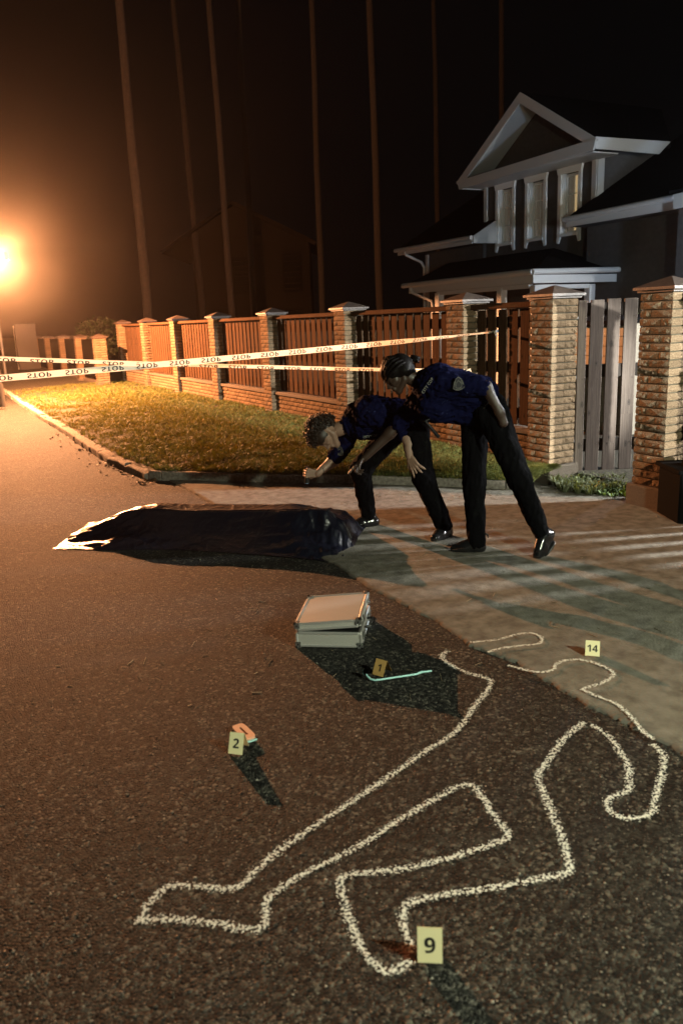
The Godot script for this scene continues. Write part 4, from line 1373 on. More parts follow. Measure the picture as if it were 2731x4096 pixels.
func shield(parent: Node3D, t: Transform3D, s: float) -> void:
	var outline := [Vector2(0, 0.5), Vector2(0.2, 0.38), Vector2(0.4, 0.08), Vector2(0.5, -0.34), Vector2(0.25, -0.46), Vector2(0, -0.5), Vector2(-0.25, -0.46), Vector2(-0.5, -0.34), Vector2(-0.4, 0.08), Vector2(-0.2, 0.38)]
	var b := MB.new()
	var c := []
	for q in outline: c.append(Vector3(q.x * s * 0.85, q.y * s, 0))
	b.poly(c, Vector3(0, 0, -1))
	var bd := part("shoulder_patch", b.mesh(), M.patch_cloth, parent, t)
	for k in [1.0, 0.55]:
		var e := MB.new()
		var loop := []; var rad := []
		for i in 11:
			var q: Vector2 = outline[i % 10]
			loop.append(Vector3(q.x * s * 0.85 * k, (q.y * k - (0.06 if k < 1 else 0.0)) * s, 0.001)); rad.append(0.0016)
		e.tube(loop, rad, 5)
		part("stitched_border", e.mesh(), M.patch_thread, bd)
	for i in 3:
		var l: Array = [["CITY", Vector2(-0.27, 0.02), 1.08], ["COP", Vector2(0.28, 0.04), -1.08], ["POLICE", Vector2(0, -0.41), 0.0]][i]
		print_on(bd, "patch_lettering", l[0], Transform3D(Basis(Vector3.BACK, l[2]), Vector3(l[1].x * s, l[1].y * s, 0.0012)), 0.011 if i < 2 else 0.009, M.patch_thread)

func studs(parent: Node3D, o: Vector3, list: Array) -> void:
	for p in list:
		var b := MB.new()
		b.ball(p - o, Vector3.ONE * 0.0065, 8)
		part("stud", b.mesh(), M.chrome, parent)

func woman() -> void:
	var o := Vector3(1.05, 0, -5.35)
	var V := func(x: float, y: float, z: float) -> Vector3: return Vector3(x, y, z)
	var hc := Vector3(0.425, 1.272, -5.49)
	var hf := Vector3(-0.78, -0.60, 0.22)
	var hu := Vector3(-0.60, 0.79, 0.0)
	var b := MB.new()
	var body := [
		[Vector3(0.98, 1.02, -5.45), Vector3(0.72, 1.12, -5.5), 0.10, 0.10], [Vector3(0.72, 1.13, -5.5), Vector3(0.60, 1.19, -5.5), 0.09, 0.06],
		[Vector3(0.60, 1.20, -5.5), Vector3(0.49, 1.255, -5.49), 0.056, 0.05],
		[Vector3(0.67, 1.18, -5.5), Vector3(0.70, 1.22, -5.33), 0.07, 0.05], [Vector3(0.67, 1.12, -5.5), Vector3(0.60, 1.08, -5.65), 0.07, 0.05],
		[Vector3(0.70, 1.225, -5.31), Vector3(0.972, 1.187, -5.225), 0.046, 0.040], [Vector3(0.972, 1.187, -5.225), Vector3(1.062, 1.022, -5.215), 0.040, 0.030], [Vector3(1.062, 1.022, -5.215), Vector3(1.09, 0.945, -5.225), 0.029, 0.032],
		[Vector3(0.60, 1.08, -5.66), Vector3(0.372, 0.838, -5.715), 0.045, 0.039], [Vector3(0.372, 0.838, -5.715), Vector3(0.18, 0.658, -5.72), 0.041, 0.026],
		[Vector3(1.03, 0.96, -5.35), Vector3(1.208, 0.558, -5.25), 0.08, 0.055], [Vector3(1.208, 0.558, -5.25), Vector3(1.36, 0.17, -5.25), 0.055, 0.035],
		[Vector3(0.95, 0.95, -5.53), Vector3(0.938, 0.491, -5.47), 0.08, 0.055], [Vector3(0.938, 0.491, -5.47), Vector3(0.94, 0.08, -5.40), 0.055, 0.035]]
	flesh(b, shift(body, o), 0.03, 0.014)
	flesh(b, shift(head_bones(hc, hf, hu), o), 0.014, 0.0055)
	var hb := []
	hand(hb, Vector3(0.18, 0.658, -5.72), Vector3(-0.145, -0.138, 0.0), Vector3(0.6, -0.65, 0.35), [[0.06, 0.06, 0.04], [0.75, 0.9, 0.5], [0.95, 1.0, 0.6], [1.05, 1.0, 0.6], [0.5, 0.5]], -1.0, 0.1, 0.93)
	flesh(b, shift(hb, o), 0.006, 0.0036)
	var me := tag(part("person", b.mesh(), M.skin_dark, null, Transform3D(Basis(), o)), "person with black braids in dark uniform bending forward and pointing down, hand in pocket", "person") as MeshInstance3D
	eyes(me, hc - o, hf, hu)
	var shirt := garment("shirt", [
		[Vector3(0.68, 1.205, -5.42), Vector3(0.97, 1.125, -5.40), 0.135, 0.118], [Vector3(0.66, 1.15, -5.58), Vector3(0.95, 1.09, -5.54), 0.125, 0.115],
		[Vector3(0.68, 1.06, -5.50), Vector3(0.95, 1.00, -5.47), 0.122, 0.105], [Vector3(0.63, 1.06, -5.43), Vector3(0.70, 1.04, -5.43), 0.085, 0.09], [Vector3(0.60, 1.04, -5.58), Vector3(0.68, 1.02, -5.57), 0.085, 0.09],
		[Vector3(0.63, 1.19, -5.5), Vector3(0.58, 1.215, -5.5), 0.088, 0.072],
		[Vector3(0.715, 1.225, -5.315), Vector3(0.945, 1.19, -5.235), 0.078, 0.066],
		[Vector3(0.61, 1.09, -5.65), Vector3(0.435, 0.905, -5.70), 0.078, 0.063]], o, 0.045, 0.0115, M.shirt, me, 0.013, 11.0, Vector3(0.7, 1.4, 1.4))
	garment("trousers", [
		[Vector3(0.93, 1.085, -5.45), Vector3(1.03, 1.015, -5.45), 0.108, 0.128], [Vector3(1.03, 1.00, -5.38), Vector3(1.055, 0.97, -5.36), 0.118, 0.11], [Vector3(0.98, 0.98, -5.52), Vector3(0.97, 0.93, -5.53), 0.115, 0.1],
		[Vector3(1.05, 0.97, -5.35), Vector3(1.208, 0.56, -5.25), 0.108, 0.078], [Vector3(1.208, 0.56, -5.25), Vector3(1.36, 0.185, -5.25), 0.076, 0.058],
		[Vector3(0.955, 0.93, -5.53), Vector3(0.940, 0.49, -5.47), 0.10, 0.077], [Vector3(0.940, 0.49, -5.47), Vector3(0.945, 0.085, -5.40), 0.075, 0.063]], o, 0.035, 0.0115, M.trousers, me, 0.0075, 7.5, Vector3(1.3, 0.6, 1.3))
	garment("shoe", [[Vector3(0.972, 0.045, -5.40), Vector3(0.86, 0.042, -5.41), 0.043, 0.043], [Vector3(0.86, 0.042, -5.41), Vector3(0.795, 0.032, -5.42), 0.043, 0.034], [Vector3(0.95, 0.06, -5.40), Vector3(0.945, 0.13, -5.40), 0.05, 0.046], [Vector3(0.92, 0.08, -5.40), Vector3(0.85, 0.05, -5.41), 0.042, 0.036]], o, 0.02, 0.007, M.leather, me, 0.0, 1.0, Vector3.ONE, true)
	garment("shoe", [[Vector3(1.422, 0.16, -5.265), Vector3(1.365, 0.065, -5.225), 0.04, 0.043], [Vector3(1.365, 0.065, -5.225), Vector3(1.325, 0.03, -5.19), 0.043, 0.032], [Vector3(1.385, 0.16, -5.25), Vector3(1.362, 0.215, -5.25), 0.05, 0.044], [Vector3(1.375, 0.15, -5.24), Vector3(1.335, 0.07, -5.20), 0.042, 0.036]], o, 0.02, 0.007, M.leather, me, 0.0, 1.0, Vector3.ONE, true)
	for s in [[Vector3(0.978, 0.012, -5.40), Vector3(0.785, 0.012, -5.42), 0.044], [Vector3(1.438, 0.115, -5.262), Vector3(1.37, 0.022, -5.215), 0.04]]:
		var sb := MB.new()
		var pts := []; var rr := []
		for i in 9:
			var q := i / 8.0
			pts.append((s[0] as Vector3).lerp(s[1], q) - o); rr.append(s[2] * (0.86 + 0.3 * sin(q * PI * 0.9 + 0.5)) * (0.75 if i == 0 or i == 8 else 1.0))
		sb.tube(pts, rr, 10)
		for i in sb.v.size():      # pressed flat into a sole
			var c0: Vector3 = s[0] - o; var ax: Vector3 = (s[1] - s[0]).normalized()
			var up := Vector3.UP - ax * ax.y
			up = up.normalized()
			var rel := sb.v[i] - c0
			sb.v[i] = c0 + rel - up * rel.dot(up) * 0.74
		sb.smooth()
		part("shoe_sole", sb.mesh(), M.black_part, me)
	# loop of lace at the ankle
	var lb := MB.new()
	lb.tube([Vector3(0.985, 0.14, -5.38) - o, Vector3(1.0, 0.155, -5.37) - o, Vector3(1.02, 0.14, -5.37) - o, Vector3(1.022, 0.12, -5.37) - o], [0.004, 0.006, 0.008, 0.003], 6)
	part("boot_strap", lb.mesh(), M.belt, me)
	# hair: a tight cap, braids to a knot
	var fw := hf.normalized()
	var up := (hu - fw * hu.dot(fw)).normalized()
	var rt := fw.cross(up)
	var hair := garment("hair", [[hc + up * 0.03 - fw * 0.04, hc + up * 0.04 + fw * 0.008, 0.094, 0.087], [hc + up * 0.045 + fw * 0.03, hc + up * 0.05 + fw * 0.035, 0.074, 0.068], [hc - up * 0.02 - fw * 0.055, hc - up * 0.03 - fw * 0.06, 0.06, 0.055], [hc + rt * 0.055 + up * 0.0 - fw * 0.03, hc - rt * 0.055 - fw * 0.03, 0.045, 0.045]], o, 0.02, 0.006, M.hair_black, me)
	var knot := hc + up * 0.002 - fw * 0.148
	for i in 11:
		var a := (i - 5) / 5.0 * 1.35
		var pts := []; var rr := []
		for j in 27:
			var q := j / 26.0
			var th := lerpf(-0.15, 2.5, q)
			var R := 0.106
			var p := hc + up * 0.03 - fw * 0.015 + (fw * cos(th) + up * sin(th) * cos(a) + rt * sin(a) * (0.35 + 0.65 * sin(th))) * R * Vector3.ONE
			if q > 0.62: p = p.lerp(knot, smoothstep(0.62, 1.0, q))
			pts.append(p - o); rr.append(0.0098 + 0.0035 * sin(j * 2.4))
		var hb2 := MB.new()
		hb2.tube(pts, rr, 7)
		part("braid", hb2.mesh(), M.hair_black, hair)
	for i in 7:
		var a := i * 0.9
		var pts := []; var rr := []
		for j in 17:
			var q := j / 16.0
			pts.append(knot - o + (rt * cos(a + q * 4.0) + (up * 0.8 + fw * 0.6).normalized() * sin(a + q * 4.0)) * 0.03 + (up * 0.6 - fw * 0.8) * (0.03 * sin(q * PI) - 0.01)); rr.append(0.009 + 0.0025 * sin(j * 2.3))
		var kb := MB.new()
		kb.tube(pts, rr, 6)
		part("hair_knot", kb.mesh(), M.hair_black, hair)
	# badges and kit
	shield(shirt, Transform3D(Basis.from_euler(Vector3(0.12, 0.15, 0.12)), Vector3(0.790, 1.218, -5.192) - o), 0.088)
	print_on(shirt, "chest_lettering", "CITY COP", Transform3D(Basis(Vector3.BACK, 0.95), Vector3(0.600, 1.205, -5.285) - o), 0.02, M.patch_thread)
	studs(shirt, o, [Vector3(0.575, 1.29, -5.44), Vector3(0.535, 1.05, -5.37), Vector3(0.68, 1.01, -5.355), Vector3(0.785, 0.985, -5.36), Vector3(0.56, 1.02, -5.42), Vector3(0.60, 1.15, -5.41)])
	var bt := MB.new()
	bt.tube([Vector3(0.70, 1.0, -5.42) - o, Vector3(0.595, 0.955, -5.40) - o, Vector3(0.678, 0.850, -5.36) - o, Vector3(0.682, 0.845, -5.358) - o], [0.004, 0.012, 0.0135, 0.01], 10)
	part("baton", bt.mesh(), M.baton, me)
	var cb := MB.new()
	var loop := []; var rr2 := []
	for i in 15:
		var a := TAU * i / 14.0
		loop.append(Vector3(0.565, 1.225, -5.495) - o + Vector3(0.5, 0.85, 0).normalized() * cos(a) * 0.066 + Vector3(0, 0, 1) * sin(a) * 0.066); rr2.append(0.014)
	cb.tube(loop, rr2, 6)
	part("collar", cb.mesh(), M.shirt, shirt)
	studs(shirt, o, [Vector3(0.508, 1.172, -5.45)])
	var belt := MB.new()
	loop = []; rr2 = []
	for i in 21:
		var a := TAU * i / 20.0
		loop.append(Vector3(0.985, 1.06, -5.45) - o + Vector3(0.42, 0.9, 0).normalized() * cos(a) * 0.128 + Vector3(0, 0, 1) * sin(a) * 0.165); rr2.append(0.013)
	belt.tube(loop, rr2, 6)
	part("belt", belt.mesh(), M.belt, me)

func man() -> void:
	var o := Vector3(0.45, 0, -6.0)
	var hc := Vector3(-0.085, 0.808, -6.05)
	var hf := Vector3(-0.22, -0.95, 0.28)
	var hu := Vector3(-0.96, 0.18, -0.05)
	var b := MB.new()
	var body := [
		[Vector3(0.52, 0.90, -6.0), Vector3(0.25, 0.94, -6.0), 0.10, 0.105], [Vector3(0.25, 0.94, -6.0), Vector3(0.10, 0.875, -6.04), 0.09, 0.06], [Vector3(0.11, 0.88, -6.04), Vector3(0.0, 0.835, -6.05), 0.058, 0.056],
		[Vector3(0.22, 0.94, -6.0), Vector3(0.29, 0.965, -5.87), 0.07, 0.055], [Vector3(0.2, 0.92, -6.05), Vector3(0.11, 0.83, -6.17), 0.07, 0.055],
		[Vector3(0.30, 0.965, -5.865), Vector3(0.505, 0.80, -5.86), 0.05, 0.045], [Vector3(0.505, 0.80, -5.86), Vector3(0.517, 0.648, -5.785), 0.044, 0.03],
		[Vector3(0.10, 0.82, -6.18), Vector3(-0.052, 0.562, -6.215), 0.05, 0.044], [Vector3(-0.052, 0.562, -6.215), Vector3(-0.175, 0.478, -6.155), 0.043, 0.031],
		[Vector3(0.45, 0.84, -6.1), Vector3(0.165, 0.485, -6.2), 0.085, 0.058], [Vector3(0.165, 0.485, -6.2), Vector3(0.222, 0.10, -6.25), 0.055, 0.036],
		[Vector3(0.56, 0.84, -5.9), Vector3(0.62, 0.48, -5.8), 0.085, 0.058], [Vector3(0.62, 0.48, -5.8), Vector3(0.77, 0.10, -5.8), 0.055, 0.036]]
	flesh(b, shift(body, o), 0.03, 0.014)
	flesh(b, shift(head_bones(hc, hf, hu), o), 0.014, 0.0055)
	var hb := []
	hand(hb, Vector3(-0.178, 0.478, -6.153), Vector3(-1.0, 0.12, 0.12), Vector3(-0.15, 0, -1), [[1.15, 1.45, 0.9], [1.2, 1.5, 0.9], [1.25, 1.5, 0.9], [1.3, 1.5, 0.9], [0.95, 0.6]], -1.0, 0.02, 0.98)
	flesh(b, shift(hb, o), 0.006, 0.0036)
	hb = []
	hand(hb, Vector3(0.517, 0.648, -5.782), Vector3(0.42, -0.86, 0.42), Vector3(0.55, 0.05, -0.83), [[0.18, 0.15, 0.1], [0.2, 0.2, 0.12], [0.22, 0.22, 0.12], [0.24, 0.25, 0.15], [0.15, 0.1]], 1.0, 0.24, 1.0)
	flesh(b, shift(hb, o), 0.006, 0.0036)
	var me := tag(part("person", b.mesh(), M.skin_pale, null, Transform3D(Basis(), o)), "person with curly brown hair in blue uniform shirt stooping over black sheet, holding a flashlight", "person") as MeshInstance3D
	eyes(me, hc - o, hf, hu)
	var shirt := garment("shirt", [
		[Vector3(0.17, 0.915, -6.09), Vector3(0.47, 0.91, -6.07), 0.125, 0.115], [Vector3(0.24, 0.975, -5.93), Vector3(0.50, 0.935, -5.93), 0.125, 0.115],
		[Vector3(0.20, 0.865, -6.01), Vector3(0.46, 0.845, -5.99), 0.11, 0.10], [Vector3(0.17, 0.90, -6.03), Vector3(0.085, 0.868, -6.04), 0.095, 0.074],
		[Vector3(0.12, 0.845, -6.16), Vector3(0.29, 0.965, -5.87), 0.085, 0.085],
		[Vector3(0.30, 0.962, -5.865), Vector3(0.462, 0.835, -5.86), 0.082, 0.072], [Vector3(0.11, 0.835, -6.17), Vector3(-0.02, 0.612, -6.205), 0.084, 0.068]], o, 0.04, 0.0115, M.shirt, me, 0.014, 11.0, Vector3(0.8, 1.3, 1.3))
	garment("trousers", [
		[Vector3(0.44, 0.90, -6.0), Vector3(0.535, 0.89, -6.0), 0.115, 0.125], [Vector3(0.56, 0.86, -5.93), Vector3(0.57, 0.83, -5.91), 0.115, 0.105], [Vector3(0.47, 0.85, -6.08), Vector3(0.45, 0.82, -6.1), 0.11, 0.10],
		[Vector3(0.45, 0.83, -6.11), Vector3(0.165, 0.485, -6.2), 0.103, 0.082], [Vector3(0.165, 0.485, -6.2), Vector3(0.222, 0.085, -6.25), 0.078, 0.062],
		[Vector3(0.565, 0.83, -5.90), Vector3(0.62, 0.48, -5.8), 0.105, 0.082], [Vector3(0.62, 0.48, -5.8), Vector3(0.770, 0.105, -5.8), 0.078, 0.064]], o, 0.035, 0.0115, M.trousers, me, 0.008, 7.5, Vector3(1.2, 0.7, 1.2))
	garment("shoe", [[Vector3(0.262, 0.045, -6.24), Vector3(0.17, 0.042, -6.22), 0.045, 0.046], [Vector3(0.17, 0.042, -6.22), Vector3(0.10, 0.034, -6.2), 0.046, 0.036], [Vector3(0.235, 0.06, -6.25), Vector3(0.225, 0.13, -6.25), 0.052, 0.048], [Vector3(0.22, 0.08, -6.25), Vector3(0.15, 0.05, -6.22), 0.042, 0.036]], o, 0.02, 0.007, M.leather, me, 0.0, 1.0, Vector3.ONE, true)
	garment("shoe", [[Vector3(0.795, 0.045, -5.83), Vector3(0.735, 0.042, -5.76), 0.045, 0.046], [Vector3(0.735, 0.042, -5.76), Vector3(0.69, 0.034, -5.71), 0.046, 0.036], [Vector3(0.785, 0.06, -5.81), Vector3(0.775, 0.13, -5.80), 0.052, 0.048], [Vector3(0.77, 0.08, -5.80), Vector3(0.725, 0.05, -5.75), 0.042, 0.036]], o, 0.02, 0.007, M.leather, me, 0.0, 1.0, Vector3.ONE, true)
	for s in [[Vector3(0.80, 0.012, -5.835), Vector3(0.685, 0.012, -5.705)], [Vector3(0.268, 0.012, -6.245), Vector3(0.09, 0.012, -6.2)]]:
		var sb := MB.new()
		var pts := []; var rr := []
		for i in 9:
			var q := i / 8.0
			pts.append((s[0] as Vector3).lerp(s[1], q) - o); rr.append(0.047 * (0.86 + 0.3 * sin(q * PI * 0.9 + 0.5)) * (0.75 if i == 0 or i == 8 else 1.0))
		sb.tube(pts, rr, 10)
		for i in sb.v.size(): sb.v[i].y = 0.012 + (sb.v[i].y - 0.012) * 0.24
		sb.smooth()
		part("shoe_sole", sb.mesh(), M.black_part, me)
	# curls: many short coils over the skull
	var hair := MB.new()
	var fw := hf.normalized()
	var up := (hu - fw * hu.dot(fw)).normalized()
	var rt := fw.cross(up)
	flesh(hair, shift([[hc + up * 0.035 - fw * 0.035, hc + up * 0.04 + fw * 0.02, 0.092, 0.085], [hc - fw * 0.06, hc - up * 0.03 - fw * 0.05, 0.06, 0.05]], o), 0.02, 0.008)
	var r := RandomNumberGenerator.new()
	r.seed = 44
	for i in 760:
		var d := Vector3(r.randf_range(-1, 1), r.randf_range(-1, 1), r.randf_range(-1, 1)).normalized()
		var x := d.dot(fw)
		var y := d.dot(up)
		if y < -0.45 or (x > 0.25 and y < 0.25) : continue
		if absf(d.dot(rt)) > 0.6 and y < -0.1 and x > -0.3: continue
		var c := hc + up * 0.03 - fw * 0.01 + d * r.randf_range(0.085, 0.135) * (1.12 if y > 0.4 else 1.0)
		var a := d.cross(Vector3(r.randf(), r.randf(), r.randf() + 0.1)).normalized()
		var e := d.cross(a)
		var pts := []; var rr := []
		var R := r.randf_range(0.009, 0.017)
		for j in 9:
			var t := j * 0.85
			pts.append(c - o + (a * cos(t) + e * sin(t)) * R + d * (j * 0.0022)); rr.append(0.0052 - 0.0003 * j)
		hair.tube(pts, rr, 5, false)
	part("hair", hair.mesh(), M.hair_brown, me)
	# kit
	var tb := MB.new()
	var tx := Vector3(-0.263, 0, -6.176)
	tb.tube([tx + Vector3(0.004, 0.535, 0) - o, tx + Vector3(0.004, 0.53, 0) - o, tx + Vector3(0.0, 0.44, 0) - o, tx + Vector3(0.0, 0.43, 0) - o, tx + Vector3(-0.003, 0.402, 0) - o], [0.012, 0.014, 0.014, 0.0185, 0.0185], 14)
	var fl := thing("flashlight", Transform3D(Basis(), o), "small black flashlight held pointing down in the stooping person's fist", "flashlight")
	part("barrel", tb.mesh(), M.black_part, fl)
	tb = MB.new()
	tb.tube([tx + Vector3(-0.003, 0.4035, 0) - o, tx + Vector3(-0.003, 0.398, 0) - o], [0.0165, 0.0165], 14)
	part("lens", tb.mesh(), M.lens_reflection, fl)
	shield(shirt, Transform3D(Basis.from_euler(Vector3(0.2, -0.35, -0.25)), Vector3(0.005, 0.655, -6.125) - o), 0.075)
	print_on(shirt, "chest_lettering", "CITY COP", Transform3D(Basis(Vector3.BACK, 0.12), Vector3(0.235, 0.80, -5.865) - o), 0.018, M.patch_thread)
	studs(shirt, o, [Vector3(0.20, 0.90, -5.86), Vector3(0.22, 0.82, -5.87), Vector3(0.42, 1.05, -5.93), Vector3(0.40, 0.865, -5.78)])
	var wb := MB.new()
	var loop := []; var rr2 := []
	for i in 13:
		var a := TAU * i / 12.0
		loop.append(Vector3(-0.145, 0.498, -6.17) - o + Vector3(0, 1, 0) * cos(a) * 0.036 + Vector3(0.5, 0, 0.85) * sin(a) * 0.036); rr2.append(0.0035)
	wb.tube(loop, rr2, 6)
	part("wristband", wb.mesh(), M.belt, me)
	var cb := MB.new()
	loop = []; rr2 = []
	for i in 15:
		var a := TAU * i / 14.0
		loop.append(Vector3(0.06, 0.858, -6.045) - o + Vector3(0.3, -0.95, 0).normalized() * cos(a) * 0.07 + Vector3(0, 0, 1) * sin(a) * 0.07); rr2.append(0.014)
	cb.tube(loop, rr2, 6)
	part("collar", cb.mesh(), M.shirt, shirt)

# ---------------------------------------------------------------- things on the ground
func chalk() -> void:
	var lines := [
		[0.024, [Vector2(0.632, -3.775), Vector2(0.775, -3.797), Vector2(0.890, -3.857), Vector2(0.968, -3.861), Vector2(0.999, -3.813), Vector2(0.987, -3.750), Vector2(0.950, -3.718), Vector2(0.856, -3.705), Vector2(0.769, -3.684), Vector2(0.696, -3.645)]],
		[0.002, [Vector2(0.512, -3.732), Vector2(0.471, -3.675), Vector2(0.478, -3.606), Vector2(0.516, -3.536), Vector2(0.575, -3.458), Vector2(0.630, -3.417), Vector2(0.659, -3.371), Vector2(0.617, -3.267), Vector2(0.542, -3.133), Vector2(0.433, -2.930), Vector2(0.326, -2.822)]],
		[0.002, [Vector2(0.326, -2.822), Vector2(0.098, -2.577), Vector2(-0.076, -2.400), Vector2(-0.217, -2.251), Vector2(-0.306, -2.134), Vector2(-0.356, -2.057), Vector2(-0.441, -2.061), Vector2(-0.537, -2.078), Vector2(-0.586, -2.053), Vector2(-0.614, -1.991), Vector2(-0.617, -1.940)]],
		[0.002, [Vector2(-0.638, -1.936), Vector2(-0.509, -1.934), Vector2(-0.381, -1.906), Vector2(-0.293, -1.884), Vector2(-0.265, -1.892), Vector2(-0.260, -1.941), Vector2(-0.266, -1.992), Vector2(-0.232, -2.044), Vector2(-0.143, -2.118), Vector2(0.002, -2.219), Vector2(0.161, -2.362), Vector2(0.276, -2.457)]],
		[0.002, [Vector2(0.276, -2.457), Vector2(0.368, -2.531), Vector2(0.411, -2.545), Vector2(0.432, -2.544), Vector2(0.449, -2.490), Vector2(0.467, -2.401), Vector2(0.484, -2.318), Vector2(0.500, -2.265), Vector2(0.488, -2.232), Vector2(0.436, -2.210), Vector2(0.368, -2.182), Vector2(0.296, -2.151), Vector2(0.271, -2.147)]],
		[0.002, [Vector2(0.271, -2.147), Vector2(0.156, -2.112), Vector2(0.038, -2.102), Vector2(-0.033, -2.091), Vector2(-0.047, -2.076), Vector2(-0.041, -2.001), Vector2(-0.017, -1.889), Vector2(0.011, -1.795), Vector2(0.043, -1.741), Vector2(0.068, -1.715), Vector2(0.116, -1.733), Vector2(0.132, -1.758)]],
		[0.002, [Vector2(0.137, -1.779), Vector2(0.140, -1.815), Vector2(0.128, -1.871), Vector2(0.128, -1.920), Vector2(0.151, -1.964), Vector2(0.212, -1.982), Vector2(0.296, -1.998), Vector2(0.426, -2.018), Vector2(0.634, -2.060)]],
		[0.002, [Vector2(0.634, -2.060), Vector2(0.653, -2.079), Vector2(0.655, -2.110), Vector2(0.667, -2.229), Vector2(0.671, -2.342), Vector2(0.673, -2.455), Vector2(0.675, -2.557), Vector2(0.686, -2.599), Vector2(0.757, -2.706), Vector2(0.852, -2.845), Vector2(0.964, -2.962)]],
		[0.002, [Vector2(0.987, -2.940), Vector2(1.023, -2.845), Vector2(1.029, -2.733), Vector2(1.028, -2.641), Vector2(1.000, -2.555), Vector2(0.977, -2.484), Vector2(0.931, -2.452), Vector2(0.882, -2.426), Vector2(0.868, -2.384), Vector2(0.874, -2.338), Vector2(0.911, -2.317), Vector2(0.966, -2.318), Vector2(1.014, -2.356)]],
		[0.002, [Vector2(1.014, -2.356), Vector2(1.052, -2.439), Vector2(1.109, -2.537), Vector2(1.163, -2.642), Vector2(1.184, -2.710), Vector2(1.170, -2.771)]],
		[0.024, [Vector2(0.763, -3.485), Vector2(0.826, -3.434), Vector2(0.886, -3.396), Vector2(0.951, -3.414), Vector2(0.981, -3.465), Vector2(1.024, -3.508), Vector2(1.098, -3.519), Vector2(1.158, -3.486), Vector2(1.206, -3.417), Vector2(1.219, -3.354), Vector2(1.174, -3.298), Vector2(1.115, -3.253), Vector2(1.025, -3.212)]],
		[0.024, [Vector2(1.025, -3.212), Vector2(1.077, -3.137), Vector2(1.130, -3.065), Vector2(1.153, -2.956), Vector2(1.155, -2.835), Vector2(1.175, -2.770)]],
	]
	var t := thing("chalk_outline", Transform3D(), "grainy white chalk outline of a fallen body drawn across the asphalt and driveway", "chalk outline")
	var r := RandomNumberGenerator.new()
	r.seed = 71
	var nz := FastNoiseLite.new()
	nz.seed = 3; nz.frequency = 70.0; nz.fractal_octaves = 2
	for l in lines:
		var y: float = l[0]
		var pts: Array = l[1]
		var b := MB.new()
		# rounded corners
		var c := []
		for i in pts.size() - 1:
			var a: Vector2 = pts[maxi(i - 1, 0)]; var p: Vector2 = pts[i]; var q: Vector2 = pts[i + 1]; var e: Vector2 = pts[mini(i + 2, pts.size() - 1)]
			for k in 6: c.append(p.cubic_interpolate(q, a, e, k / 6.0))
		c.append(pts[pts.size() - 1])
		for i in c.size() - 1:
			var p: Vector2 = c[i]; var q: Vector2 = c[i + 1]
			var L := p.distance_to(q)
			var dir := (q - p).normalized()
			var side := dir.orthogonal()
			var w := (0.0155 if y < 0.01 else 0.0105) * (1.0 + 0.25 * nz.get_noise_2d(p.x * 0.08, p.y * 0.08))
			var cnt := int(L * (4600 if y < 0.01 else 5600)) + 1
			for k in cnt:
				var s := r.randfn(0.0, 0.5)
				if absf(s) > 1.25: continue
				var m := p + dir * r.randf() * L + side * s * w
				if nz.get_noise_2dv(m) < -0.06 + 0.16 * absf(s): continue
				var z := y + r.randf() * 0.0008
				var sz := r.randf_range(0.0011, 0.0026)
				var a := r.randf() * TAU
				var o := Vector3(m.x, z, m.y)
				var u := Vector3(cos(a), r.randf_range(-0.08, 0.08), sin(a)) * sz * r.randf_range(0.8, 1.6)
				var v := Vector3(-sin(a), r.randf_range(-0.08, 0.08), cos(a)) * sz
				b.tri(o - u - v * 0.4, o + u * 0.2 + v, o + u - v * 0.5)
				b.tri(o - u * 0.9 + v * 0.6, o + u * 0.2 + v, o - u - v * 0.4)
		part("chalk_stroke", b.mesh(), M.chalk, t)
	var sb := MB.new()
	for k in 420:
		var q := Vector2(0.128, -1.775) + Vector2(r.randfn(0.0, 0.009), r.randfn(0.0, 0.016))
		if k < 90: q = Vector2(0.10, -1.79) + Vector2(r.randfn(0.0, 0.018), r.randfn(0.0, 0.006))
		var a := r.randf() * TAU
		var z := r.randf_range(0.0012, 0.002)
		var sz := r.randf_range(0.001, 0.003)
		sb.tri(Vector3(q.x, z + 0.0018, q.y), Vector3(q.x + cos(a) * sz, z + 0.0018, q.y + sin(a) * sz), Vector3(q.x + cos(a + 1.4) * sz, z + 0.0018, q.y + sin(a + 1.4) * sz))
	tag(part("rust_stain", sb.mesh(), M.rust_red), "small rusty red stain on the chalk beside card number 9", "stain")

func curve_at(p: Array, t: float) -> Vector3:
	var f := clampf(t, 0.0, 1.0) * (p.size() - 1)
	var i := mini(int(f), p.size() - 2)
	var a: Vector3 = p[maxi(i - 1, 0)]; var b: Vector3 = p[i]; var c: Vector3 = p[i + 1]; var d: Vector3 = p[mini(i + 2, p.size() - 1)]
	return b.cubic_interpolate(c, a, d, f - i)

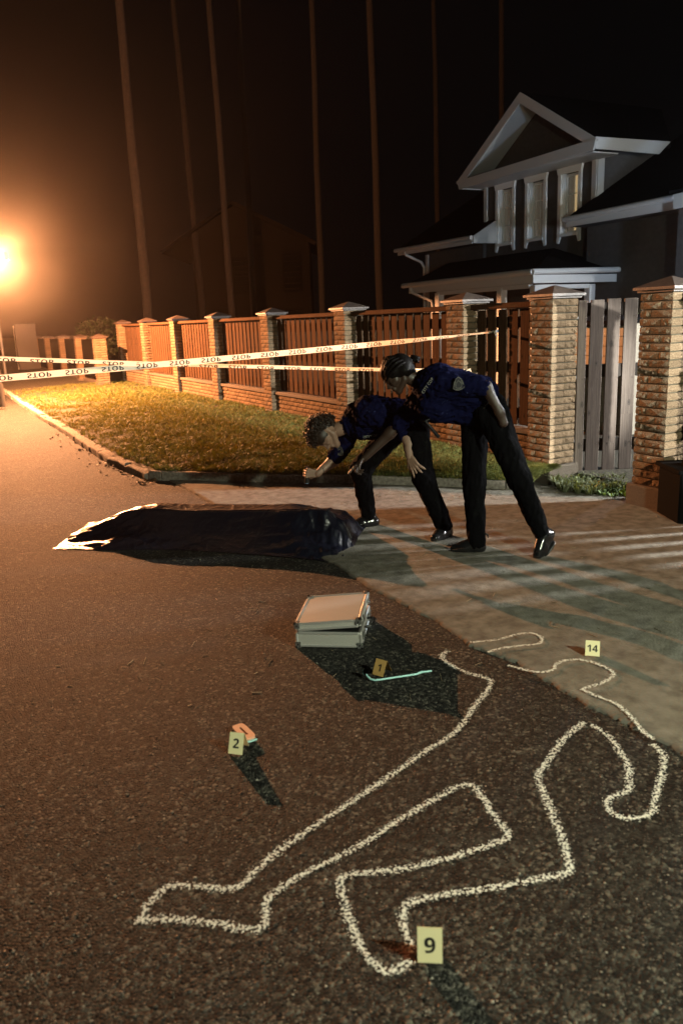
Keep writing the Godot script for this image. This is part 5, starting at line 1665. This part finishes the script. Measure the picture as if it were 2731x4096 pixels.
func body_sheet() -> void:
	# a black plastic sheet drawn over a lying body
	var near := [Vector3(-2.25, 0.006, -5.94), Vector3(-1.75, 0.006, -5.85), Vector3(-1.275, 0.006, -5.77), Vector3(-0.85, 0.006, -5.645), Vector3(-0.465, 0.01, -5.49), Vector3(-0.148, 0.006, -5.345), Vector3(0.026, 0.008, -5.30)]
	var crease := [Vector3(-2.235, 0.012, -6.30), Vector3(-1.64, 0.205, -6.26), Vector3(-1.212, 0.215, -6.14), Vector3(-0.751, 0.228, -6.02), Vector3(-0.30, 0.245, -5.83), Vector3(-0.05, 0.205, -5.76), Vector3(0.09, 0.012, -5.68)]
	var back := [Vector3(-2.22, 0.012, -6.5), Vector3(-1.69, 0.21, -6.42), Vector3(-1.2, 0.225, -6.36), Vector3(-0.72, 0.235, -6.25), Vector3(-0.27, 0.255, -6.06), Vector3(0.0, 0.19, -6.05), Vector3(0.18, 0.012, -6.12)]
	var far := [Vector3(-2.218, 0.006, -6.78), Vector3(-1.75, 0.006, -6.85), Vector3(-1.1, 0.006, -6.72), Vector3(-0.6, 0.006, -6.62), Vector3(-0.2, 0.01, -6.45), Vector3(0.05, 0.006, -6.36), Vector3(0.20, 0.008, -6.30)]
	var nz := FastNoiseLite.new()
	nz.seed = 18; nz.frequency = 1.0; nz.fractal_octaves = 3; nz.fractal_type = FastNoiseLite.FRACTAL_RIDGED
	var fine := FastNoiseLite.new()
	fine.seed = 19; fine.frequency = 1.0; fine.fractal_octaves = 2
	var nu := 170
	var nv := 80
	var folds := []
	var fr := RandomNumberGenerator.new()
	fr.seed = 23
	for i in 9:
		var an := fr.randf_range(-1.2, 1.2) + (PI / 2 if i < 4 else 0.25)
		var fq := fr.randf_range(1.3, 4.2)
		folds.append([sin(an) * fq * 0.55, cos(an) * fq, fr.randf() * 5.0, 0.034 / fq])
	var rows := []
	for j in nv + 1:
		var v := j / float(nv)
		var row := []
		for i in nu + 1:
			var u := i / float(nu)
			var a := curve_at(near, u); var c := curve_at(crease, u); var d := curve_at(back, u); var e := curve_at(far, u)
			var p := Vector3()
			if v < 0.45:
				var t := v / 0.45
				p = a.lerp(c, t)
				p.y += -0.035 * sin(PI * t) * minf(1.0, u * 4.0)
			elif v < 0.62: p = c.lerp(d, (v - 0.45) / 0.17)
			else:
				var t := (v - 0.62) / 0.38
				p = d.lerp(e, t)
				p.y += -0.03 * sin(PI * t)
			var lift := smoothstep(0.0, 0.05, v) * smoothstep(1.0, 0.95, v)
			var ends := 0.3 + 1.5 * smoothstep(0.36, 0.05, u) + 1.9 * smoothstep(0.5, 0.8, u)
			# folds: straight pulls with sharp crests, strongest at both ends
			var w := 0.0
			for q in folds:
				var x: float = (u * 2.3) * q[0] + v * 1.1 * q[1] + q[2] + 0.12 * fine.get_noise_2d(u * 3.0 + q[2], v * 2.0)
				var tri := absf(x - floorf(x) - 0.5) * 2.0
				var mask := clampf(0.35 + 1.3 * fine.get_noise_2d(u * 4.0 + q[2] * 7.0, v * 2.5), 0.0, 1.0)
				w += (pow(1.0 - tri, 2.2) - 0.3) * q[3] * mask
			w = (w + 0.006 * fine.get_noise_2d(u * 16.0, v * 9.0)) * ends
			p.y += w * lift
			p.z += w * 0.5 * lift
			if v < 0.02 or v > 0.98: p.z += 0.010 * fine.get_noise_1d(u * 9.0)
			p.y = maxf(p.y, 0.004)
			row.append(p)
		rows.append(row)
	var b := MB.new()
	b.sheet(rows)
	var t := thing("body_sheet", Transform3D(), "crumpled shiny black plastic sheet spread over a lying body on the road", "plastic sheet")
	part("sheet", b.mesh(), M.black_plastic, t)
	# stitched hem along the crease and the open edge
	var hb := MB.new()
	var pts := []; var rr := []
	for i in range(6, nu - 4):
		pts.append((rows[int(nv * 0.47)][i] as Vector3) + Vector3(0, 0.003, 0.003)); rr.append(0.0045)
	hb.tube(pts, rr, 6)
	part("seam", hb.mesh(), M.black_plastic, t)

func briefcase() -> void:
	# the lower half stands on the road; the lid is hinged at the left and a little open
	var bx := Vector3(0.345, 0, 0.05).normalized()
	var t := thing("aluminium_case", Transform3D(Basis(bx, Vector3.UP, bx.cross(Vector3.UP)), Vector3(-0.263, 0.004, -3.851)), "silver aluminium case standing on the asphalt with its lid slightly open", "case")
	var W := 0.345
	var Dp := 0.42
	for half in 2:
		var h := Node3D.new()
		h.name = "case_bottom" if half == 0 else "case_lid"
		t.add_child(h)
		var H := 0.083 if half == 0 else 0.044
		if half == 1:
			h.position = Vector3(0, 0.084, 0)
			h.rotation.z = 0.088
		part("shell", boxm(Vector3(W - 0.008, H - 0.006, Dp - 0.008), 0.003), M.alu, h, at(W / 2, H / 2, -Dp / 2))
		for y in [0.006, H - 0.006]:
			for z in [0.0, -Dp]:
				part("edge_strip", boxm(Vector3(W - 0.03, 0.013, 0.013), 0.003), M.alu_edge, h, at(W / 2, y, z + (-0.005 if z == 0.0 else 0.005)))
			for x in [0.0, W]:
				part("edge_strip", boxm(Vector3(0.016 if half == 1 and y > 0.02 else 0.013, 0.0125, Dp - 0.03), 0.003), M.alu_edge, h, at(x + (0.006 if x == 0.0 else -0.006), y, -Dp / 2))
		for x in [0.0, W]:
			for z in [0.0, -Dp]:
				part("corner_post", boxm(Vector3(0.012, H - 0.02, 0.012), 0.003), M.alu_edge, h, at(x + (0.005 if x == 0.0 else -0.005), H / 2, z + (-0.005 if z == 0.0 else 0.005)))
				var cb := MB.new()
				var y := 0.014 if half == 0 else H - 0.014
				var sx := 1.0 if x == 0.0 else -1.0
				var sz := -1.0 if z == 0.0 else 1.0
				var up := -1.0 if half == 0 else 1.0
				cb.cbox(Vector3(x + sx * 0.011, y, z - sz * 0.0015), Vector3(0.03, 0.03, 0.004), 0.0015)
				cb.cbox(Vector3(x - sx * 0.0015, y, z + sz * 0.011), Vector3(0.004, 0.03, 0.03), 0.0015)
				cb.cbox(Vector3(x + sx * 0.011, y + up * 0.0155, z + sz * 0.011), Vector3(0.03, 0.004, 0.03), 0.0015)
				cb.ball(Vector3(x + sx * 0.012, y, z - sz * 0.0035), Vector3.ONE * 0.004, 8)
				cb.ball(Vector3(x + sx * 0.002, y + up * 0.014, z + sz * 0.002), Vector3.ONE * 0.008, 8)
				part("corner_cap", cb.mesh(), M.steel, h)
		for z in [-0.08, -0.34]:
			var lb := MB.new()
			lb.cbox(Vector3(W + 0.004, H / 2, z), Vector3(0.008, H * 0.55, 0.035), 0.002)
			lb.cbox(Vector3(W + 0.01, H * (0.85 if half == 0 else 0.2), z), Vector3(0.006, 0.014, 0.02), 0.002)
			part("latch", lb.mesh(), M.steel, h)
		if half == 0:
			var hb := MB.new()
			hb.tube([Vector3(W, 0.055, -0.15), Vector3(W + 0.03, 0.06, -0.155), Vector3(W + 0.042, 0.062, -0.18), Vector3(W + 0.042, 0.062, -0.25), Vector3(W + 0.03, 0.06, -0.275), Vector3(W, 0.055, -0.28)], [0.008, 0.008, 0.01, 0.01, 0.008, 0.008], 8)
			part("handle", hb.mesh(), M.black_part, h)
			part("lining", boxm(Vector3(W - 0.03, 0.008, Dp - 0.03)), M.black_part, h, at(W / 2, H - 0.001, -Dp / 2))
		else:
			part("lining", boxm(Vector3(W - 0.03, 0.006, Dp - 0.03)), M.black_part, h, at(W / 2, 0.0, -Dp / 2))

func card(num: String, bl: Vector3, br: Vector3, h: float, lean: float, label: String, paper := "card") -> void:
	var x := (br - bl).normalized()
	var w := bl.distance_to(br)
	var y := bl.y
	x.y = 0; x = x.normalized()
	var t := thing("evidence_card", Transform3D(Basis(x, Vector3.UP, x.cross(Vector3.UP)), (bl + br) / 2), label, "evidence marker", "numbered evidence cards")
	var f := part("front_card", boxm(Vector3(w, h, 0.0016), 0.0004), M[paper], t, Transform3D(Basis(Vector3.RIGHT, -lean), Vector3(0, h / 2 * cos(lean), -h / 2 * sin(lean))))
	print_on(f, "number", num, at(0, 0, 0.0014), h * 0.44, M.ink)
	part("rear_card", boxm(Vector3(w, h * 0.98, 0.0016), 0.0004), M[paper], t, Transform3D(Basis(Vector3.RIGHT, lean * 1.0 + 0.02), Vector3(0, h / 2 * cos(lean) - 0.0005, -h * 1.5 * sin(lean) - 0.002)))

func small_things() -> void:
	card("9", Vector3(0.153, 0.003, -1.744), Vector3(0.218, 0.003, -1.736), 0.098, 0.17, "yellow evidence card numbered 9 by the chalk foot, nearest to the camera")
	card("2", Vector3(-0.484, 0.003, -2.823), Vector3(-0.426, 0.003, -2.806), 0.084, 0.42, "yellow evidence card numbered 2 in front of the pale slotted plate")
	card("1", Vector3(0.116, 0.003, -3.49), Vector3(0.165, 0.003, -3.452), 0.078, 0.5, "evidence card numbered 1 with shade put into its dull orange colour, behind the bent metal rod", "shaded_card")
	card("14", Vector3(1.152, 0.022, -3.566), Vector3(1.216, 0.022, -3.545), 0.075, 0.3, "yellow evidence card numbered 14 above the chalk head on the driveway")
	# flat slotted plate behind card 2, propped on its thick edge
	var a := Vector3(-0.493, 0.02, -3.0); var c := Vector3(-0.450, 0.02, -3.035); var d := Vector3(-0.381, 0.02, -2.922)
	var ux := (d - c).normalized(); var uz := (a - c).normalized()
	uz = (uz - ux * ux.dot(uz)).normalized()
	var L := c.distance_to(d); var Wd := a.distance_to(c)
	var t := thing("slotted_plate", Transform3D(Basis(ux, Vector3.UP, ux.cross(Vector3.UP)), (a + d) / 2 - Vector3(0, 0.018, 0)), "small pale metal plate with a long slot lying behind card number 2", "metal plate")
	var ang := 0.0
	var out := []
	for k in 20:
		var q := TAU * k / 20.0
		out.append(Vector2(signf(cos(q)) * (L / 2 - 0.008) + cos(q) * 0.008, signf(sin(q)) * (Wd / 2 - 0.008) + sin(q) * 0.008))
	var hole := []
	for k in 16:
		var q := -TAU * k / 16.0
		hole.append(Vector2(signf(cos(q)) * (L * 0.27) + cos(q) * 0.0035, sin(q) * 0.0042))
	var b := MB.new()
	# ring between outline and slot, as a strip of quads
	for k in 64:
		var q0 := TAU * k / 64.0
		var q1 := TAU * (k + 1) / 64.0
		var P := func(q: float, inner: bool) -> Vector2:
			var cs := cos(q); var sn := sin(q)
			var e := 5.0
			var m := pow(pow(absf(cs), e) + pow(absf(sn), e), -1.0 / e)
			return Vector2(cs * m * L * 0.29, sn * m * 0.0045) if inner else Vector2(cs * m * L / 2, sn * m * Wd / 2)
		var o0: Vector2 = P.call(q0, false); var o1: Vector2 = P.call(q1, false); var i0: Vector2 = P.call(q0, true); var i1: Vector2 = P.call(q1, true)
		for s in [0.0, 0.009]:
			var pl := [Vector3(o0.x, s, o0.y), Vector3(o1.x, s, o1.y), Vector3(i1.x, s, i1.y), Vector3(i0.x, s, i0.y)]
			b.poly(pl, Vector3((o0.x + i0.x) / 2, 0.0045, (o0.y + i0.y) / 2))
		b.poly([Vector3(o0.x, 0, o0.y), Vector3(o1.x, 0, o1.y), Vector3(o1.x, 0.009, o1.y), Vector3(o0.x, 0.009, o0.y)], Vector3(0, 0.0045, 0))
		b.poly([Vector3(i0.x, 0, i0.y), Vector3(i1.x, 0, i1.y), Vector3(i1.x, 0.009, i1.y), Vector3(i0.x, 0.009, i0.y)], Vector3((i0.x + o0.x), 0.0045, (i0.y + o0.y)))
	part("plate", b.mesh(), M.plate, t, at(0, 0.012, 0))
	part("edge_rail", boxm(Vector3(0.012, 0.007, Wd * 0.9), 0.002), M.rod, t, at(L / 2 + 0.004, 0.008, 0))
	part("backing", boxm(Vector3(L * 0.8, 0.008, Wd * 0.8), 0.002), M.black_part, t, at(0, 0.004, 0))
	# bent rod with a knob
	t = thing("bent_rod", Transform3D(), "bent metal rod with a round knob, cyan light put into its colour, lying before card number 1", "metal rod")
	b = MB.new()
	var p := [Vector3(0.083, 0.030, -3.455), Vector3(0.09, 0.02, -3.437), Vector3(0.105, 0.011, -3.42), Vector3(0.125, 0.008, -3.414), Vector3(0.16, 0.008, -3.42), Vector3(0.25, 0.008, -3.443), Vector3(0.325, 0.008, -3.462), Vector3(0.338, 0.013, -3.464), Vector3(0.35, 0.013, -3.472), Vector3(0.362, 0.010, -3.478), Vector3(0.398, 0.009, -3.488)]
	b.tube(p, [0.006, 0.0052, 0.0048, 0.0046, 0.0046, 0.0046, 0.005, 0.0056, 0.0056, 0.005, 0.0046], 10)
	part("shaft", b.mesh(), M.rod, t)
	b = MB.new()
	b.ball(Vector3(0.083, 0.031, -3.456), Vector3.ONE * 0.0155, 14)
	part("knob", b.mesh(), M.rod, t)
	# low black box against the nearest pillar
	t = thing("black_box", at(2.98, 0.0, -6.12), "low black lidded box beside the nearest pillar at the right edge", "box")
	part("body", boxm(Vector3(0.78, 0.40, 0.42), 0.012), mat("box_black", lin(0.0035, 0.0035, 0.0035), 0.85, 0.0, 0.1), t, at(0, 0.2, 0))
	var lb := MB.new()
	lb.cbox(Vector3(0, 0.42, 0), Vector3(0.83, 0.035, 0.47), 0.01)
	part("lid", lb.mesh(), M.box_black, t)
	lb = MB.new()
	lb.tube([Vector3(-0.3, 0.445, 0.05), Vector3(0, 0.475, 0.05), Vector3(0.3, 0.445, 0.05)], [0.05, 0.07, 0.05], 8)
	part("lid_ridge", lb.mesh(), M.box_black, t)

func tape(called: String, a: Vector3, c: Vector3, width: float, pitch: float, start: float, flip: bool, drop: float, twist: Callable, label: String) -> void:
	var t := thing("barricade_tape", Transform3D(), label, "barricade tape", "STOP barricade tapes across the street")
	var L := a.distance_to(c)
	var dir := (c - a).normalized()
	var sag := 0.012 * L / 4.0
	var out := dir.cross(Vector3.UP).normalized()
	if out.z < 0: out = -out
	var nz := FastNoiseLite.new()
	nz.seed = hash(label); nz.frequency = 1.2
	var P := func(s: float, h: float, off: float) -> Vector3:
		var q := s / L
		var ph: float = twist.call(q) + 0.10 * nz.get_noise_1d(s * 1.4)
		var up := Vector3.UP.rotated(dir, ph)
		var nn := out.rotated(dir, ph)
		var curl := 0.004 * nz.get_noise_2d(s * 3.0, h * 30.0)
		return a + dir * s - Vector3.UP * (sag * 4.0 * q * (1.0 - q)) + up * h + nn * (off + curl)
	var rows := []
	var n := int(L / 0.03)
	for j in 5:
		var row := []
		for i in n + 1: row.append(P.call(L * i / n, width * (j / 4.0 - 0.5), 0.0))
		rows.append(row)
	var b := MB.new()
	b.sheet(rows)
	part("strip", b.mesh(), M.tape, t)
	var l: Array = letters("STOP", true)
	var tri: PackedVector2Array = l[0]
	var h := 0.037
	var sx := 0.63 * pitch / float(l[1])
	var s := start
	while s < L - 0.15:
		var lb := MB.new()
		for i in range(0, tri.size(), 3):
			var q := []
			for k in 3:
				var y: float = tri[i + k].y * h * (-1.0 if flip else 1.0) - drop
				y = clampf(y, -width / 2 + 0.0003, width / 2 - 0.0003)
				q.append(P.call(s + tri[i + k].x * sx, y, 0.0016))
			lb.tri(q[0], q[1], q[2])
			if lb.n[lb.n.size() - 1].dot(out) < 0:
				for k in 3: lb.n[lb.n.size() - 1 - k] *= -1.0
				var e := lb.ix.size()
				var sw := lb.ix[e - 1]; lb.ix[e - 1] = lb.ix[e - 2]; lb.ix[e - 2] = sw
		part("lettering", lb.mesh(), M.ink, t)
		s += pitch
	# a knot at the far end
	b = MB.new()
	var e := c
	b.ball(e, Vector3(0.016, 0.022, 0.016), 8)
	b.quad(e + Vector3(0, 0.005, 0.01), e + Vector3(0.05, 0.03, 0.03), e + Vector3(0.06, -0.01, 0.03), e + Vector3(0, -0.008, 0.01))
	b.quad(e + Vector3(0, 0.0, 0.01), e + Vector3(0.025, -0.05, 0.02), e + Vector3(0.045, -0.04, 0.025), e + Vector3(0.01, -0.0, 0.012))
	part("knot", b.mesh(), M.tape, t)

func tapes() -> void:
	var a := Vector3(-3.4, 1.56, -5.61)
	var dirA := (Vector3(1.40, 1.058, -8.70) - a).normalized()
	# where the lettering starts, so that words fall as they hang
	tape("upper", a, Vector3(1.40, 1.058, -8.70), 0.034, 0.281, 0.20, false, 0.012, func(q): return 0.25, "pale tape with the word STOP cut off below, running behind the bending woman's head")
	tape("lower", Vector3(-3.3, 1.31, -5.40), Vector3(1.672, 1.463, -8.565), 0.050, 0.281, 0.14, true, 0.0, func(q): return 0.12 + 1.0 * smoothstep(0.72, 0.93, q) , "pale tape with upside down STOP lettering, tied to the narrow fence panel at right")
	# the pole outside the picture that both tapes are tied to
	var t := thing("steel_stake", at(-3.36, 0, -5.5), "thin steel stake at the roadside that the two tapes are tied to", "stake")
	var b := MB.new()
	b.tube([Vector3(0, 0, 0), Vector3(0.0, 1.68, 0)], [0.014, 0.013], 8)
	part("rod", b.mesh(), M.post_metal, t)
	b = MB.new()
	b.cbox(Vector3(0, 0.01, 0), Vector3(0.3, 0.02, 0.3), 0.004)
	part("foot_plate", b.mesh(), M.post_metal, t)

# ---------------------------------------------------------------- lamps
func lamp_light(parent: Node3D, p: Vector3, c: Color, energy: float, size: float) -> void:
	var l := OmniLight3D.new()
	l.name = "light"
	l.position = p
	l.light_color = c
	l.light_energy = energy
	l.light_size = size
	l.omni_range = 120.0
	l.omni_attenuation = 2.0
	l.shadow_enabled = true
	parent.add_child(l, true)

func glow(key: String, c: Color, e: float) -> StandardMaterial3D:
	var m := mat(key, c, 0.5)
	m.emission_enabled = true
	m.emission = c
	m.emission_energy_multiplier = e
	return m

func lamps() -> void:
	# street lamp: sodium orange, at the kerb by the left edge of the picture
	var t := thing("street_lamp", at(-7.42, 0.05, -17.75), "street lamp with a glowing orange globe at the kerb on the left edge", "street lamp")
	var b := MB.new()
	b.tube([Vector3(0, 0, 0), Vector3(0, 0.5, 0), Vector3(0, 0.52, 0), Vector3(0, 2.9, 0)], [0.07, 0.065, 0.045, 0.038], 10)
	part("pole", b.mesh(), M.post_metal, t)
	b = MB.new()
	b.tube([Vector3(0, 2.85, 0), Vector3(0.06, 3.2, 0), Vector3(0.16, 3.36, 0.02), Vector3(0.25, 3.36, 0.05)], [0.03, 0.028, 0.025, 0.025], 8)
	part("arm", b.mesh(), M.post_metal, t)
	b = MB.new()
	b.tube([Vector3(0.25, 3.38, 0.05), Vector3(0.25, 3.34, 0.05), Vector3(0.25, 3.28, 0.05)], [0.03, 0.09, 0.12], 12)
	part("lamp_head", b.mesh(), M.post_metal, t)
	var rows := [[], [], [], []]
	for k in 19:
		var a := lerpf(-0.74, 0.36, k / 18.0)
		var q := Vector3(cos(a), 0, sin(a))
		rows[0].append(Vector3(0.25, 3.25, 0.05) + q * 0.30); rows[1].append(Vector3(0.25, 3.110, 0.05) + q * 0.30)
		rows[2].append(Vector3(0.25, 3.110, 0.05) + q * 0.304); rows[3].append(Vector3(0.25, 3.25, 0.05) + q * 0.304)
	b = MB.new()
	b.sheet(rows)
	part("added_shield", b.mesh(), M.post_metal, t)  # added plate that keeps the lamp's light off the house
	b = MB.new()
	b.ball(Vector3(0.25, 3.15, 0.05), Vector3(0.15, 0.15, 0.15), 18)
	part("globe", b.mesh(), glow("sodium_glow", Color(1.0, 0.62, 0.28), 30.0), t)
	lamp_light(t, Vector3(0.25, 3.15, 0.05), ORANGE, E_STREET, 0.01)
	# fog balls added round the street lamp to strengthen its glow
	for q in [[1.6, 0.0008], [0.8, 0.002]]:
		var f := FogVolume.new()
		f.name = numbered("glow_fog")
		f.shape = RenderingServer.FOG_VOLUME_SHAPE_ELLIPSOID
		f.size = Vector3.ONE * q[0] * 2.0
		f.position = Vector3(-7.17, 3.2, -17.7)
		var fm := FogMaterial.new()
		fm.density = q[1]
		fm.albedo = Color(0.96, 0.94, 0.9)
		f.material = fm
		add_child(f)
		tag(f, "", "", "", "stuff")
	# yard lamp: cool white, behind the fence beyond the right edge
	t = thing("yard_lamp", at(YARD.x, 0.1, YARD.z), "white yard lamp on a post behind the fence, outside the picture at right", "yard lamp")
	b = MB.new()
	b.tube([Vector3(0, 0, 0), Vector3(0, YARD.y - 0.3, 0)], [0.05, 0.04], 10)
	part("pole", b.mesh(), M.post_metal, t)
	b = MB.new()
	rows = [[], [], [], []]
	for k in 25:
		var a := lerpf(-2.85, 0.0, k / 24.0)
		var q := Vector3(cos(a), 0, sin(a))
		for j in 4: rows[j].append(Vector3(0, YARD.y - 0.1 + [0.45, -0.35, -0.35, 0.45][j], 0) + q * [0.32, 0.32, 0.325, 0.325][j])
	b.sheet(rows)
	part("added_shield", b.mesh(), M.post_metal, t)  # added baffle, stops yard light from reaching the house
	b = MB.new()
	b.ball(Vector3(0, YARD.y - 0.1, 0), Vector3(0.12, 0.12, 0.12), 14)
	part("globe", b.mesh(), glow("white_glow", Color(0.85, 0.92, 1.0), 20.0), t)
	lamp_light(t, Vector3(0, YARD.y - 0.1, 0), COOL, E_YARD, 0.34)
	# wall lamp of the house, beyond the right edge
	t = thing("wall_lamp", FT * at(WALL_LAMP.x, WALL_LAMP.y, -WALL_LAMP.z), "bluish white lamp on a short bracket by the grey house, outside the picture at right", "wall lamp")
	b = MB.new()
	b.tube([Vector3(0, 0.08, -1.25), Vector3(0, 0.3, -0.9), Vector3(0, 0.34, -0.1), Vector3(0, 0.12, 0)], [0.02, 0.02, 0.02, 0.02], 8)
	part("bracket", b.mesh(), M.post_metal, t)
	b = MB.new()
	b.ball(Vector3.ZERO, Vector3(0.11, 0.11, 0.11), 14)
	part("globe", b.mesh(), glow("wall_glow", Color(0.8, 0.9, 1.0), 12.0), t)
	lamp_light(t, Vector3.ZERO, BLUEWHITE, E_WALL, 0.10)
	# narrow flood lamp that shines along the fence from the right
	t = thing("flood_lamp", Transform3D(), "narrow white flood lamp shining along the fence, outside the picture at right", "flood lamp")
	var from := FT * Vector3(19.0, 2.35, 0.62)
	var to := FT * Vector3(6.9, 1.0, 0.0)
	b = MB.new()
	b.tube([Vector3(from.x, 0, from.z), from - Vector3(0, 0.1, 0)], [0.05, 0.045], 8)
	part("pole", b.mesh(), M.post_metal, t)
	b = MB.new()
	var fd := (to - from).normalized()
	b.tube([from - fd * 0.25, from - fd * 0.2, from - fd * 0.03], [0.05, 0.09, 0.12], 14)
	part("lamp_head", b.mesh(), M.post_metal, t)
	b = MB.new()
	b.tube([from - fd * 0.025, from - fd * 0.015], [0.11, 0.11], 14)
	part("lens", b.mesh(), glow("flood_glow", Color(0.95, 0.97, 1.0), 6.0), t)
	var sp := SpotLight3D.new()
	sp.name = "light"
	sp.light_color = Color(0.97, 0.98, 0.95); sp.light_energy = E_SPOT; sp.light_size = 0.05
	sp.spot_angle = 5.0; sp.spot_range = 60.0; sp.spot_attenuation = 2.0; sp.spot_angle_attenuation = 0.6; sp.shadow_enabled = true
	t.add_child(sp)
	sp.look_at_from_position(from, to)
	# work lamp on a stand right of the camera
	t = thing("work_lamp", at(WORK.x, 0, WORK.z), "pale work lamp on a tripod stand, outside the picture right of the camera", "work lamp")
	b = MB.new()
	b.tube([Vector3(0, 0.5, 0), Vector3(0, WORK.y - 0.12, 0)], [0.016, 0.014], 8)
	part("pole", b.mesh(), M.post_metal, t)
	for k in 3:
		b = MB.new()
		var a := TAU * k / 3.0 + 0.4
		b.tube([Vector3(0, 0.75, 0), Vector3(cos(a) * 0.5, 0.02, sin(a) * 0.5)], [0.012, 0.01], 6)
		part("leg", b.mesh(), M.post_metal, t)
	b = MB.new()
	b.ball(Vector3(0, WORK.y, 0), Vector3(0.11, 0.11, 0.11), 14)
	part("globe", b.mesh(), glow("work_glow", Color(0.95, 1.0, 0.8), 10.0), t)
	lamp_light(t, Vector3(0, WORK.y, 0), PALE, E_WORK, 0.10)
